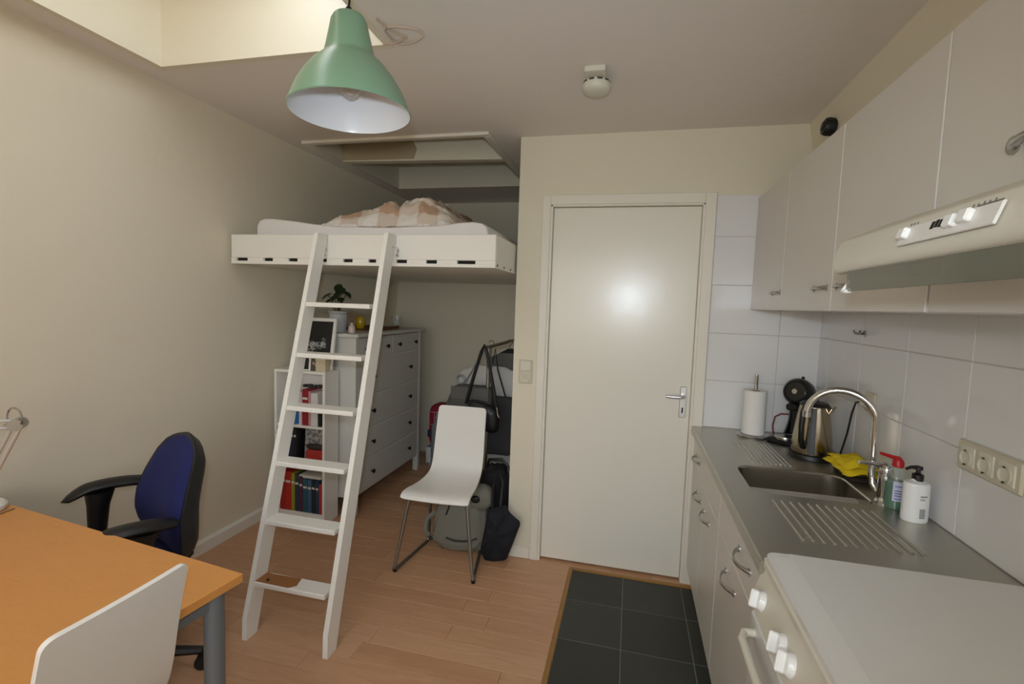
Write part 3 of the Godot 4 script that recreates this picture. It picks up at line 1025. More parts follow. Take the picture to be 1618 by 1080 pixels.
func cooker_and_hood() -> void:
	# cooker
	var z0 := -1.288
	var z1 := -0.690
	var t := thing("cooker", "white free-standing cooker with closed lid and white knobs, at worktop's near end", "cooker")
	obj("body", bx(Vector3(0.375, 0.03, z0), Vector3(0.90, 0.845, z1), 0.004), M.cab, t)
	var mb := MB.new()
	var pl := PackedVector2Array()
	for q in [[0.378, z0 + 0.032, PI, 1.5 * PI], [0.872, z0 + 0.032, 1.5 * PI, TAU], [0.872, z1 - 0.032, 0, PI / 2], [0.378, z1 - 0.032, PI / 2, PI]]:
		for k in 7:
			var a: float = lerpf(q[2], q[3], k / 6.0)
			pl.append(Vector2(q[0] + cos(a) * 0.028, q[1] + sin(a) * 0.028))
	mb.xf = Transform3D(Basis(Vector3.RIGHT, PI / 2), Vector3.ZERO)
	mb.prism(pl, -0.873, -0.886)
	var inner := PackedVector2Array()
	for q in pl:
		inner.append(Vector2(maxf(0.625 + (q.x - 0.625) * 0.99, 0.404), (z0 + z1) / 2 + (q.y - (z0 + z1) / 2) * 0.99))
	mb.prism(inner, -0.886, -0.8885)
	mb.xf = Transform3D()
	mb.prism(PackedVector2Array([Vector2(0.356, 0.8855), Vector2(0.404, 0.8895), Vector2(0.404, 0.885), Vector2(0.356, 0.885)]), z0 + 0.03, z1 - 0.03)
	obj("lid", mb, mat("e4e4e0", 0.25), t, 25.0)
	obj("rim", bx(Vector3(0.348, 0.846, z0), Vector3(0.90, 0.872, z1), 0.006), M.cream, t)
	# control panel leaning outwards at its foot
	mb = MB.new()
	mb.prism(PackedVector2Array([Vector2(0.352, 0.846), Vector2(0.326, 0.752), Vector2(0.330, 0.744), Vector2(0.376, 0.744), Vector2(0.376, 0.846)]), z0 + 0.001, z1 - 0.001)
	var panel := obj("control_panel", mb, M.cream, t)
	mb = MB.new()
	var n := Vector3(-0.964, 0.266, 0)
	for q in [[-1.19, -1.10], [-1.03, -0.93]]:
		mb.face([Vector3(0.3405, 0.80, q[0]) + n * 0.0006, Vector3(0.3305, 0.764, q[0]) + n * 0.0006, Vector3(0.3305, 0.764, q[1]) + n * 0.0006, Vector3(0.3405, 0.80, q[1]) + n * 0.0006], n)
	obj("print_field", mb, mat("b9b6b2", 0.4), panel)
	for zk in [-1.222, -1.066, -1.008, -0.86, -0.77]:
		mb = MB.new()
		var b := Basis(Vector3.BACK, PI / 2 - 0.268)
		mb.xf = Transform3D(b, Vector3(0.339, 0.790, zk))
		mb.lathe([Vector2(0.024, -0.002), Vector2(0.024, 0.006), Vector2(0.020, 0.012), Vector2(0.019, 0.015), Vector2(0, 0.016)], 28)
		mb.xf = Transform3D(b * Basis(Vector3.UP, 0.4), Vector3(0.339, 0.790, zk))
		mb.box(Vector3(0, 0.021, 0), Vector3(0.040, 0.020, 0.010), 0.003)
		var kn := obj("knob", mb, mat("eeeeec", 0.25), panel)
		mb = MB.new()
		mb.xf = Transform3D(b, Vector3(0.339, 0.790, zk))
		for a in 6:
			mb.box(Vector3(cos(a * 0.7 - 2.0) * 0.030, 0.0005, sin(a * 0.7 - 2.0) * 0.030), Vector3(0.003, 0.001, 0.003))
		obj("dial_mark", mb, M.dark, kn)
	# thermostat symbol between the knobs
	mb = MB.new()
	mb.xf = Transform3D(Basis(Vector3.BACK, PI / 2 - 0.268), Vector3(0.3375, 0.784, -1.155))
	for a in 7:
		mb.box(Vector3(cos(a * 0.75 + 0.9) * 0.006, 0.0008, sin(a * 0.75 + 0.9) * 0.006), Vector3(0.0026, 0.0012, 0.0026))
	obj("symbol", mb, M.dark, panel)
	# oven door and its handle
	mb = MB.new()
	mb.span(Vector3(0.330, 0.20, z0 + 0.002), Vector3(0.374, 0.735, z1 - 0.002), 0.006)
	var od := obj("oven_door", mb, mat("e2e2de", 0.3), t)
	obj("glass", bx(Vector3(0.328, 0.28, z0 + 0.07), Vector3(0.331, 0.62, z1 - 0.07), 0.001), mat("2b2d2c", 0.08), od)
	mb = MB.new()
	mb.tube([Vector3(0.332, 0.700, z0 + 0.05), Vector3(0.305, 0.700, z0 + 0.055), Vector3(0.295, 0.700, z0 + 0.085), Vector3(0.295, 0.700, z1 - 0.085), Vector3(0.305, 0.700, z1 - 0.055), Vector3(0.332, 0.700, z1 - 0.05)], 0.010, 12)
	obj("handle", mb, M.cream, od)
	obj("drawer", bx(Vector3(0.334, 0.05, z0 + 0.002), Vector3(0.374, 0.195, z1 - 0.002), 0.004), mat("e2e2de", 0.3), t)
	mb = MB.new()
	for x in [0.40, 0.86]:
		for z in [z0 + 0.04, z1 - 0.04]:
			mb.tube([Vector3(x, 0.0, z), Vector3(x, 0.031, z)], 0.018, 12)
	obj("feet", mb, M.black, t)
	# cooker hood
	t = thing("cooker_hood", "cream cooker hood with slide switches and pull-out glass visor, above the cooker", "cooker hood")
	obj("body", bx(Vector3(0.587, 1.4845, -1.174), Vector3(0.905, 1.668, -0.578), 0.002), M.cab, t)
	mb = MB.new()
	mb.prism(PackedVector2Array([Vector2(0.5845, 1.690), Vector2(0.500, 1.662), Vector2(0.428, 1.630), Vector2(0.422, 1.624), Vector2(0.410, 1.588), Vector2(0.409, 1.575), Vector2(0.414, 1.564), Vector2(0.424, 1.559), Vector2(0.5845, 1.559)]), -1.178, -0.580)
	var can := obj("canopy", mb, M.cream, t, 50.0)
	mb = MB.new()
	mb.xf = Transform3D(Basis(), Vector3(0.4225, 1.545, 0))
	mb.box(Vector3(0.0, -0.002, -0.86), Vector3(0.005, 0.044, 0.54), 0.001)
	obj("visor", mb, M.hoodglass, t)
	mb = MB.new()
	mb.tube([Vector3(0.436, 1.560, -1.128), Vector3(0.416, 1.522, -1.134)], 0.0035, 8)
	mb.span(Vector3(0.414, 1.518, -1.139), Vector3(0.428, 1.525, -1.120), 0.002)
	obj("visor_bracket", mb, M.chairwhite, t)
	# switch strip
	mb = MB.new()
	var face := Basis(Vector3.BACK, -0.322)
	mb.xf = Transform3D(face, Vector3(0.4135, 1.606, -0.80))
	mb.box(Vector3(-0.0022, -0.008, 0), Vector3(0.004, 0.030, 0.215), 0.001)
	obj("switch_strip", mb, mat("e6e4de", 0.4), can)
	for q in [[-0.092, -0.006], [0.052, -0.004], [0.024, -0.006]]:
		mb = MB.new()
		mb.xf = Transform3D(face, Vector3(0.4135, 1.606, -0.80))
		mb.box(Vector3(-0.008, q[1], q[0]), Vector3(0.010, 0.017, 0.020), 0.002)
		obj("slide_switch", mb, mat("f2f2ef", 0.3), can)
	mb = MB.new()
	mb.xf = Transform3D(face, Vector3(0.4135, 1.606, -0.80))
	for k in 4:
		mb.box(Vector3(-0.0046, -0.003 + 0.001 * (k % 2), -0.024 + k * 0.0095), Vector3(0.001, 0.011, 0.0068))
	obj("print", mb, M.dark, can).set_meta("kind", "stuff")
	mb = MB.new()
	mb.xf = Transform3D(face, Vector3(0.4135, 1.606, -0.80))
	for k in 6:
		mb.box(Vector3(-0.0003, 0.0115, 0.034 + k * 0.010), Vector3(0.001, 0.004 + 0.002 * (k % 2), 0.0014))
	mb.box(Vector3(-0.0046, 0.0065, 0.085), Vector3(0.001, 0.0016, 0.045))
	for k in 3:
		mb.box(Vector3(-0.0003, 0.0115, -0.098 + k * 0.009), Vector3(0.001, 0.004, 0.0014))
	obj("scale_marks", mb, mat("6b675e", 0.6), can).set_meta("kind", "stuff")

# ---------------------------------------------------------------- loft bed and ladder
func bed_and_ladder() -> void:
	var t := thing("loft_bed", "white painted loft bed with dark slots along its front, built in above the nook", "bed")
	var mb := MB.new()
	mb.span(Vector3(-2.182, 1.677, -2.322), Vector3(-0.652, 1.804, -2.300), 0.003)
	obj("front_panel", mb, M.white, t)
	# lower rail with finger slots: blocks between the openings
	var sl := [-2.151, -2.075, -1.973, -1.912, -1.816, -1.757, -1.637, -1.579, -1.482, -1.426, -1.335, -1.291, -1.177, -1.118, -1.014, -0.956, -0.849, -0.754]
	mb = MB.new()
	mb.span(Vector3(-2.182, 1.643, -2.322), Vector3(-0.652, 1.660, -2.298), 0.002)
	obj("bottom_rail", mb, M.white, t)
	var from := -2.182
	for k in range(0, 19, 2):
		var to: float = sl[k] if k < 18 else -0.652
		obj("slot_block", bx(Vector3(from, 1.660, -2.321), Vector3(to, 1.677, -2.3005)), M.white, t)
		if k < 18:
			obj("slot_shade", bx(Vector3(sl[k], 1.660, -2.322), Vector3(sl[k + 1], 1.677, -2.3145)), M.dark, t)  # dark colour stands in for the shade inside each opening
			from = sl[k + 1]
	obj("end_panel", bx(Vector3(-0.674, 1.643, -4.38), Vector3(-0.652, 1.804, -2.3225), 0.002), M.white, t)
	obj("slat_deck", bx(Vector3(-2.19, 1.648, -4.38), Vector3(-0.675, 1.664, -2.3225)), M.white, t)
	for z in [-2.335, -2.466, -2.603]:
		mb = MB.new()
		mb.xf = Transform3D(Basis(Vector3.BACK, -PI / 2), Vector3(-0.653, 1.657, z))
		mb.lathe([Vector2(0.007, 0.0), Vector2(0.007, 0.003), Vector2(0.004, 0.0035), Vector2(0, 0.002)], 12)
		obj("screw", mb, M.black, t)
	# mattress
	t = thing("mattress", "white sagging mattress lying on the loft bed", "mattress")
	mb = MB.new()
	var prof := [Vector2(-2.06, 1.670), Vector2(-0.715, 1.670), Vector2(-0.708, 1.70), Vector2(-0.708, 1.815), Vector2(-0.718, 1.850), Vector2(-0.745, 1.869), Vector2(-0.79, 1.876), Vector2(-0.85, 1.873), Vector2(-0.967, 1.859), Vector2(-1.25, 1.848), Vector2(-1.555, 1.855), Vector2(-1.70, 1.869), Vector2(-1.83, 1.887), Vector2(-1.95, 1.899), Vector2(-2.01, 1.900), Vector2(-2.045, 1.890), Vector2(-2.062, 1.86), Vector2(-2.064, 1.72)]
	var g := []
	for k in prof.size() + 1:
		var q: Vector2 = prof[k % prof.size()]
		var cc := Vector2(-1.385, 1.77)
		var row := []
		for e in [[0.0, -2.352], [0.90, -2.352], [0.975, -2.358], [1.0, -2.385], [1.0, -4.28], [0.97, -4.31], [0.0, -4.31]]:
			var w := cc + Vector2((q.x - cc.x) * lerpf(1.0, e[0], 0.12 if e[0] > 0.5 else 1.0), (q.y - cc.y) * e[0])
			row.append(Vector3(w.x, w.y, e[1]))
		g.append(row)
	mb.grid(g, false, true)
	obj("cover", mb, M.mattress, t, 50.0)
	# duvet
	t = thing("duvet", "crumpled beige and white checked duvet heaped on the mattress", "duvet", Vector3(-1.42, 1.862, -2.92))
	var nz := FastNoiseLite.new()
	nz.seed = 31
	nz.frequency = 3.2
	var nz2 := FastNoiseLite.new()
	nz2.seed = 12
	nz2.frequency = 9.0
	var im := Image.create(256, 256, false, Image.FORMAT_RGB8)
	for y in 256:
		for x in 256:
			var cx := int(x / 32.0) % 2
			var cy := int(y / 32.0) % 2
			var c := Color("d8c9ba")
			if cx + cy == 2:
				c = Color("c4a48a")
			elif cx + cy == 0:
				c = Color("e9e2da")
			im.set_pixel(x, y, c)
	var dm := mat("ffffff", 0.95)
	dm.albedo_texture = ImageTexture.create_from_image(im)
	dm.uv1_scale = Vector3(0.85, 1.1, 1)
	mb = MB.new()
	var peak := func(x: float) -> float:
		# height of the heap along x (-0.5 .. 0.45)
		var pts := [[-0.33, 0.0], [-0.30, 0.05], [-0.22, 0.085], [-0.10, 0.125], [0.02, 0.15], [0.15, 0.165], [0.28, 0.18], [0.36, 0.12], [0.43, 0.06], [0.47, 0.0]]
		for i in pts.size() - 1:
			if x <= pts[i + 1][0]:
				return lerpf(pts[i][1], pts[i + 1][1], clampf((x - pts[i][0]) / (pts[i + 1][0] - pts[i][0]), 0, 1))
		return 0.0
	mb.sheet(44, 30, func(u, w):
		var x: float = lerpf(-0.33, 0.47, u)
		var wp: float = pow(w, 1.9)
		var zz: float = lerpf(0.42, -0.46, wp)
		var edge: float = pow(clampf(1.0 - pow(absf(wp - 0.5) * 2.0, 7.0), 0, 1), 0.5)
		var h: float = peak.call(x) * edge
		h += (0.035 * nz.get_noise_2d(x * 1.5, zz * 2.0) + 0.028 * nz2.get_noise_2d(x * 1.3, zz * 1.6) * smoothstep(-0.35, 0.2, x)) * clampf(h * 9.0, 0, 1)
		h -= 0.03 * smoothstep(0.03, 0.0, absf(x - 0.10 - 0.35 * (zz - 0.3))) * clampf(h * 9.0, 0, 1)
		return Vector3(x, maxf(h, 0.0) + 0.015, zz + 0.03 * nz.get_noise_2d(x * 2.0, w * 3.0 + 7.0)), 0.012)
	obj("cover", mb, dm, t, 70.0)
	mb = MB.new()
	mb.sheet(36, 10, func(u, w):
		var x: float = lerpf(-0.32, 0.42, u)
		var a: float = (w - 0.5) * PI
		var bump: float = 0.012 * nz2.get_noise_2d(x * 2.0, w)
		var k: float = smoothstep(0.0, 0.1, u) * smoothstep(1.0, 0.85, u)
		return Vector3(x, 0.020 + (0.018 + bump) * sin(a) * k, 0.37 + (0.05 + bump) * cos(a) * k), 0.003)
	var dl := mat("f2ebe6", 0.95)
	obj("hem", mb, bumpy(dl, M.fine, 8.0, 0.4), t, 70.0)

	# ladder
	t = thing("ladder", "white wooden loft ladder with one damaged bottom tread, leaning on the bed", "ladder")
	var kx := -0.0245
	for s in 2:
		mb = MB.new()
		mb.xf = Transform3D(Basis(Vector3(0, 0, -1), Vector3(kx, 1, 0), Vector3(1, 0, 0)), Vector3([-1.548, -1.156][s], 0, 0))
		var pr := PackedVector2Array([Vector2(1.668, 0.0), Vector2(1.674, 0.092), Vector2(2.214, 1.80), Vector2(2.296, 1.80), Vector2(1.757, 0.095), Vector2(1.730, 0.0)])
		mb.prism(pr, 0.0, 0.023)
		obj("rail", mb, M.white, t)
	var ty := [1.447, 1.203, 0.960, 0.717, 0.474, 0.231]
	for k in 6:
		var y: float = ty[k]
		var zf: float = -1.674 - (y - 0.092) * 0.3162
		var xl: float = -1.548 + kx * y
		var xr: float = -1.156 - 0.023 + kx * y
		mb = MB.new()
		var ln := 0.090 + 0.012
		mb.span(Vector3(xl, y - 0.022, zf - 0.088), Vector3(xr, y, zf - 0.003), 0.003)
		var tr := obj("tread", mb, M.white, t)
		if k == 5:
			mb = MB.new()
			mb.xf = Transform3D(Basis(Vector3.RIGHT, PI / 2), Vector3.ZERO)
			mb.prism(PackedVector2Array([Vector2(xl + 0.002, zf - 0.010), Vector2(xl + 0.19, zf - 0.006), Vector2(xl + 0.215, zf - 0.03), Vector2(xl + 0.20, zf - 0.082), Vector2(xl + 0.06, zf - 0.078), Vector2(xl + 0.002, zf - 0.086)]), -(y + 0.0005), -(y + 0.002))
			obj("bare_patch", mb, M.bare, tr).set_meta("label", "bare brown wood where the paint is worn off")
			mb = MB.new()
			mb.span(Vector3(xl - 0.004, y - 0.07, zf - 0.07), Vector3(xl + 0.012, y - 0.0225, zf + 0.001), 0.002)
			obj("batten", mb, M.bare, tr)
			mb = MB.new()
			mb.tube([Vector3(xl + 0.07, y + 0.001, zf - 0.03), Vector3(xl + 0.07, y + 0.006, zf - 0.03)], 0.007, 10)
			obj("bolt", mb, M.black, tr)
	for x in [-1.583, -1.166]:
		mb = MB.new()
		mb.tube([Vector3(x, 1.735, -2.24), Vector3(x, 1.735, -2.292), Vector3(x + 0.004, 1.715, -2.298)], 0.004, 8)
		mb.lathe([Vector2(0.0, 0), Vector2(0.008, 0.0), Vector2(0.009, 0.006), Vector2(0.005, 0.012), Vector2(0, 0.012)], 12, Vector3(x, 1.690, -2.287))
		mb.tube([Vector3(x, 1.70, -2.288), Vector3(x, 1.735, -2.292)], 0.003, 8)
		obj("hook", mb, M.chrome, t)

# ---------------------------------------------------------------- nook under the bed
func book(called: String, label: String, x0: float, w: float, y: float, h: float, d: float, z: float, col: String, lean := 0.0) -> void:
	var t := thing(called, label, "book", Vector3(x0 + w / 2, y, z), 0, "books in the white bookcase")
	t.rotation.z = lean
	obj("cover", bx(Vector3(-w / 2, 0, -d), Vector3(w / 2, h, 0), 0.002), mat(col, 0.45), t)
	if w > 0.02:
		var m := MB.new()
		m.span(Vector3(-w / 2 + 0.003, h * 0.72, -0.001), Vector3(w / 2 - 0.003, h * 0.78, 0.0008))
		obj("spine_band", m, mat("d8d3c6", 0.5), t)

func nook() -> void:
	# bookcase
	var t := thing("bookcase", "narrow white bookcase with books, standing in front of the chest of drawers", "bookcase")
	var x0 := -2.238
	var x1 := -1.862
	var zf := -2.70
	var zb := -2.852
	obj("side", bx(Vector3(x0, 0, zb), Vector3(x0 + 0.018, 0.982, zf), 0.0015), M.white, t)
	obj("side", bx(Vector3(x1 - 0.018, 0, zb), Vector3(x1, 0.982, zf), 0.0015), M.white, t)
	obj("top", bx(Vector3(x0, 0.982, zb), Vector3(x1, 1.0, zf), 0.0015), M.white, t)
	for y in [0.062, 0.385, 0.642]:
		obj("shelf", bx(Vector3(x0 + 0.018, y - 0.016, zb + 0.005), Vector3(x1 - 0.018, y, zf - 0.004), 0.001), M.white, t)
	obj("plinth", bx(Vector3(x0 + 0.018, 0, zf - 0.02), Vector3(x1 - 0.018, 0.046, zf - 0.006)), M.white, t)
	obj("back", bx(Vector3(x0 + 0.018, 0.0, zb), Vector3(x1 - 0.018, 0.982, zb + 0.005)), M.white, t)
	var z := zf - 0.012
	# bottom shelf
	book("book", "thick red binder, leftmost on the bottom shelf of bookcase", -2.205, 0.042, 0.062, 0.262, 0.13, z, "a81f1d")
	book("book", "second red binder on the bottom shelf, right of the first", -2.162, 0.040, 0.062, 0.258, 0.13, z, "b3261f")
	book("book", "olive yellow book on the bottom shelf beside the red binders", -2.119, 0.026, 0.062, 0.255, 0.12, z, "9a9324")
	book("book", "dark slate book right of the olive one on the bottom shelf", -2.091, 0.030, 0.062, 0.25, 0.12, z, "2f3a45")
	book("book", "dark purple book on the bottom shelf before the teal books", -2.059, 0.026, 0.062, 0.24, 0.12, z, "4c2740")
	book("book", "wide teal book on the bottom shelf of the bookcase", -2.031, 0.034, 0.062, 0.225, 0.12, z, "2a5363")
	book("book", "blue grey book right of the teal one on the bottom shelf", -1.995, 0.028, 0.062, 0.222, 0.12, z, "3a5f7a")
	book("book", "near black book on the bottom shelf, third from the right end", -1.965, 0.026, 0.062, 0.225, 0.12, z, "1c2226")
	book("book", "dark blue book second from the right on the bottom shelf", -1.937, 0.024, 0.062, 0.222, 0.12, z, "22405a")
	book("book", "thin red and white book at the right end of the bottom shelf", -1.911, 0.018, 0.062, 0.20, 0.12, z, "b0363a")
	t = thing("paper_stack", "white paper stack lying on top of the books on the bottom shelf", "paper", Vector3(-1.985, 0.292, -2.765))
	for k in 3:
		obj("sheet", bx(Vector3(-0.085 + 0.004 * k, 0.006 * k, -0.05), Vector3(0.085 - 0.003 * k, 0.006 * k + 0.0055, 0.05), 0.001), M.bookwhite, t)
	# middle shelf
	book("book", "pale blue book at the left end of the middle shelf", -2.205, 0.030, 0.385, 0.225, 0.12, z, "9db8c8")
	book("book", "white book beside the pale blue one on the middle shelf", -2.173, 0.018, 0.385, 0.225, 0.12, z, "d9dbdc")
	book("book", "dark navy folder on the middle shelf of the bookcase", -2.152, 0.048, 0.385, 0.24, 0.13, z, "1a2540")
	book("book", "black folder right of the navy one on the middle shelf", -2.102, 0.022, 0.385, 0.24, 0.13, z, "15171a")
	t = thing("magazine", "grey picture magazine standing face out on the middle shelf", "magazine", Vector3(-1.975, 0.386, -2.765))
	t.rotation.x = -0.06
	var o := obj("pages", bx(Vector3(-0.085, 0, -0.012), Vector3(0.085, 0.228, 0), 0.001), M.bookwhite, t)
	var im := Image.create(96, 128, false, Image.FORMAT_RGB8)
	var nz := FastNoiseLite.new()
	nz.seed = 77
	nz.frequency = 0.05
	for y in 128:
		for x in 96:
			var v := nz.get_noise_2d(x, y) * 0.5 + 0.5
			im.set_pixel(x, y, Color("46433f").lerp(Color("d9d6d2"), clampf(v * 1.5 - 0.2, 0, 1)))
	var cm := mat("ffffff", 0.35)
	cm.albedo_texture = ImageTexture.create_from_image(im)
	var mb := MB.new()
	mb.quad(Vector3(-0.084, 0.001, 0.0006), Vector3(0.084, 0.001, 0.0006), Vector3(0.084, 0.227, 0.0006), Vector3(-0.084, 0.227, 0.0006), Vector2(0, 1), Vector2(1, 1), Vector2(1, 0), Vector2(0, 0))
	obj("cover", mb, cm, t)
	t = thing("pouch", "red fabric pouch with dark brown top, in front of the magazine", "pouch", Vector3(-1.955, 0.387, -2.738))
	mb = MB.new()
	var n2 := FastNoiseLite.new()
	n2.seed = 5
	n2.frequency = 2.2
	mb.ball(24, 14, func(d):
		var sgn := Vector3(signf(d.x) * sqrt(absf(d.x)), signf(d.y) * sqrt(absf(d.y)), signf(d.z) * sqrt(absf(d.z)))
		return Vector3(sgn.x * 0.066, 0.050 + sgn.y * 0.048, sgn.z * 0.022) * (1.0 + 0.08 * n2.get_noise_3dv(d * 2.0)))
	obj("bag", mb, bumpy(mat("ad3028", 0.8), M.fine, 14.0, 0.5), t, 60.0)
	mb = MB.new()
	mb.ball(20, 10, func(d): return Vector3(d.x * 0.068, 0.112 + d.y * 0.022, d.z * 0.020) * (1.0 + 0.06 * n2.get_noise_3dv(d * 3.0)))
	obj("flap", mb, mat("33281f", 0.7), t, 60.0)
	# top shelf
	t = thing("spray_bottle", "white and blue detergent bottle on the top shelf of bookcase", "bottle", Vector3(-2.115, 0.643, -2.755))
	mb = MB.new()
	mb.lathe([Vector2(0, 0), Vector2(0.041, 0), Vector2(0.044, 0.006), Vector2(0.044, 0.125), Vector2(0.0445, 0.126)], 24)
	obj("lower_body", mb, mat("1c6fb4", 0.3), t)
	mb = MB.new()
	mb.lathe([Vector2(0.0445, 0.126), Vector2(0.042, 0.16), Vector2(0.030, 0.20), Vector2(0.016, 0.225), Vector2(0.015, 0.235), Vector2(0, 0.235)], 24)
	obj("upper_body", mb, mat("dfe3e8", 0.3), t)
	mb = MB.new()
	mb.lathe([Vector2(0.018, 0.232), Vector2(0.018, 0.262), Vector2(0.012, 0.275), Vector2(0, 0.276)], 20)
	obj("cap", mb, mat("d6d6d6", 0.35), t)
	book("book", "white book with pink spine next to detergent bottle on top shelf", -2.062, 0.022, 0.643, 0.215, 0.12, z, "d9c7d0")
	book("book", "crimson book on the top shelf of the bookcase", -2.037, 0.044, 0.643, 0.235, 0.12, z, "8f1a24")
	book("book", "thin pink book right of the crimson one on the top shelf", -1.991, 0.016, 0.643, 0.225, 0.12, z, "c48f96")
	book("book", "wide white book on the top shelf of the bookcase", -1.973, 0.050, 0.643, 0.215, 0.12, z, "d8d6d2")
	book("book", "black book at the right end of the top shelf", -1.921, 0.022, 0.643, 0.12, 0.11, z, "17181a")
	t = thing("dark_fringe", "dark bumpy fringe lying flat on top of the upper books", "ornament", Vector3(-1.965, 0.883, -2.76))  # stands for the dark fringe along the book tops
	for k in 5:
		mb = MB.new()
		mb.box(Vector3(-0.08 + 0.035 * k, 0.011, 0), Vector3(0.028, 0.018 + 0.006 * (k % 2), 0.03), 0.004)
		obj("bump", mb, mat(["2a2a2e", "3a2f2a"][k % 2], 0.6), t)
	# on the bookcase: picture frames and a box
	t = thing("picture_frame", "white framed black picture with white scribbles, largest on the bookcase", "picture frame", Vector3(-1.985, 1.0045, -2.755), 0.06)
	t.rotation.x = -0.2
	mb = MB.new()
	for q in [[-0.125, -0.103, 0.0, 0.34], [0.103, 0.125, 0.0, 0.34]]:
		mb.span(Vector3(q[0], q[2], -0.02), Vector3(q[1], q[3], 0.0), 0.002)
	mb.span(Vector3(-0.103, 0.0, -0.02), Vector3(0.103, 0.022, 0.0), 0.002)
	mb.span(Vector3(-0.103, 0.318, -0.02), Vector3(0.103, 0.34, 0.0), 0.002)
	obj("frame", mb, M.chairwhite, t)
	im = Image.create(160, 220, false, Image.FORMAT_RGB8)
	im.fill(Color("17181a"))
	var r2 := RandomNumberGenerator.new()
	r2.seed = 3
	for k in 26:
		var c := Vector2(r2.randf_range(40, 120), r2.randf_range(85, 135)) + Vector2(0, (k % 3) * 6)
		var ra := r2.randf_range(5, 16)
		for a in 200:
			var q := c + Vector2(cos(a * 0.05) * ra, sin(a * 0.07) * ra * 0.6)
			im.set_pixel(clampi(int(q.x), 0, 159), clampi(int(q.y), 0, 219), Color("c8c8c6"))
	for k in 14:
		for a in 9:
			im.set_pixel(clampi(int(110 + k % 4 * 5 + a % 3), 0, 159), clampi(int(150 + k * 2 + a / 3), 0, 219), Color("a8a8a6"))
	cm = mat("ffffff", 0.3)
	cm.albedo_texture = ImageTexture.create_from_image(im)
	mb = MB.new()
	mb.quad(Vector3(-0.103, 0.022, -0.006), Vector3(0.103, 0.022, -0.006), Vector3(0.103, 0.318, -0.006), Vector3(-0.103, 0.318, -0.006), Vector2(0, 1), Vector2(1, 1), Vector2(1, 0), Vector2(0, 0))
	obj("picture", mb, cm, t)
	obj("back_board", bx(Vector3(-0.120, 0.004, -0.024), Vector3(0.120, 0.336, -0.0205)), M.grout, t)
	t = thing("photo_stand", "small black picture with white edge, below the big frame", "picture frame", Vector3(-2.045, 1.0, -2.722), 0.04)
	t.rotation.x = -0.1
	obj("frame", bx(Vector3(-0.058, 0, -0.012), Vector3(0.058, 0.118, 0), 0.002), M.chairwhite, t)
	obj("picture", bx(Vector3(-0.058, 0.008, -0.001), Vector3(0.046, 0.112, 0.001)), mat("1a1a1c", 0.3), t)
	t = thing("photo_card", "small photo card with two faces between black picture and cream box", "photo", Vector3(-1.958, 1.0, -2.722), -0.05)
	t.rotation.x = -0.12
	obj("card", bx(Vector3(-0.026, 0, -0.003), Vector3(0.026, 0.085, 0)), mat("57504c", 0.4), t)
	mb = MB.new()
	for q in [[-0.008, 0.05], [0.010, 0.042]]:
		mb.xf = Transform3D(Basis(Vector3.RIGHT, PI / 2), Vector3(q[0], q[1], 0.0))
		mb.lathe([Vector2(0.009, 0.0), Vector2(0.009, 0.0006), Vector2(0, 0.0006)], 14)
	obj("print", mb, mat("c9a48c", 0.5), t).set_meta("kind", "stuff")
	t = thing("cream_box", "small cream cardboard box at the right end of the bookcase top", "box", Vector3(-1.898, 1.0, -2.735))
	obj("body", bx(Vector3(-0.036, 0, -0.03), Vector3(0.034, 0.068, 0.03), 0.002), mat("d6c8a8", 0.7), t)
	obj("lid", bx(Vector3(-0.037, 0.0685, -0.031), Vector3(0.035, 0.085, 0.031), 0.002), mat("dccfb2", 0.7), t)

	# chest of drawers
	t = thing("chest_of_drawers", "tall white chest of drawers with black knobs, under the loft bed", "chest of drawers")
	x0 = -2.20
	x1 = -1.745
	zf = -2.865
	zb = -3.905
	obj("top", bx(Vector3(x0, 1.215, zb - 0.015), Vector3(x1 + 0.022, 1.240, zf + 0.015), 0.004), M.chest, t)
	for q in [[x0, zf - 0.045], [x1 - 0.045, zf - 0.045], [x0, zb], [x1 - 0.045, zb]]:
		obj("leg", bx(Vector3(q[0], 0, q[1]), Vector3(q[0] + 0.045, 1.215, q[1] + 0.045), 0.002), M.chest, t)
	for zz in [[zf - 0.032, zf - 0.012], [zb + 0.012, zb + 0.032]]:
		obj("side_panel", bx(Vector3(x0 + 0.045, 0.12, zz[0]), Vector3(x1 - 0.045, 1.215, zz[1])), M.chest, t)
	obj("back_panel", bx(Vector3(x0 + 0.005, 0.12, zb + 0.045), Vector3(x0 + 0.015, 1.215, zf - 0.045)), M.chest, t)
	mb = MB.new()
	mb.span(Vector3(x0 + 0.02, 0.128, zb + 0.045), Vector3(x1 - 0.012, 0.142, zf - 0.045))
	for y in [1.2, 1.062, 0.802, 0.572, 0.360]:
		mb.span(Vector3(x1 - 0.05, y - 0.006, zb + 0.045), Vector3(x1 - 0.008, y + 0.006, zf - 0.045))
	obj("rail", mb, M.chest, t)
	var rows := [[1.068, 1.194], [0.808, 1.056], [0.578, 0.796], [0.366, 0.566], [0.144, 0.354]]
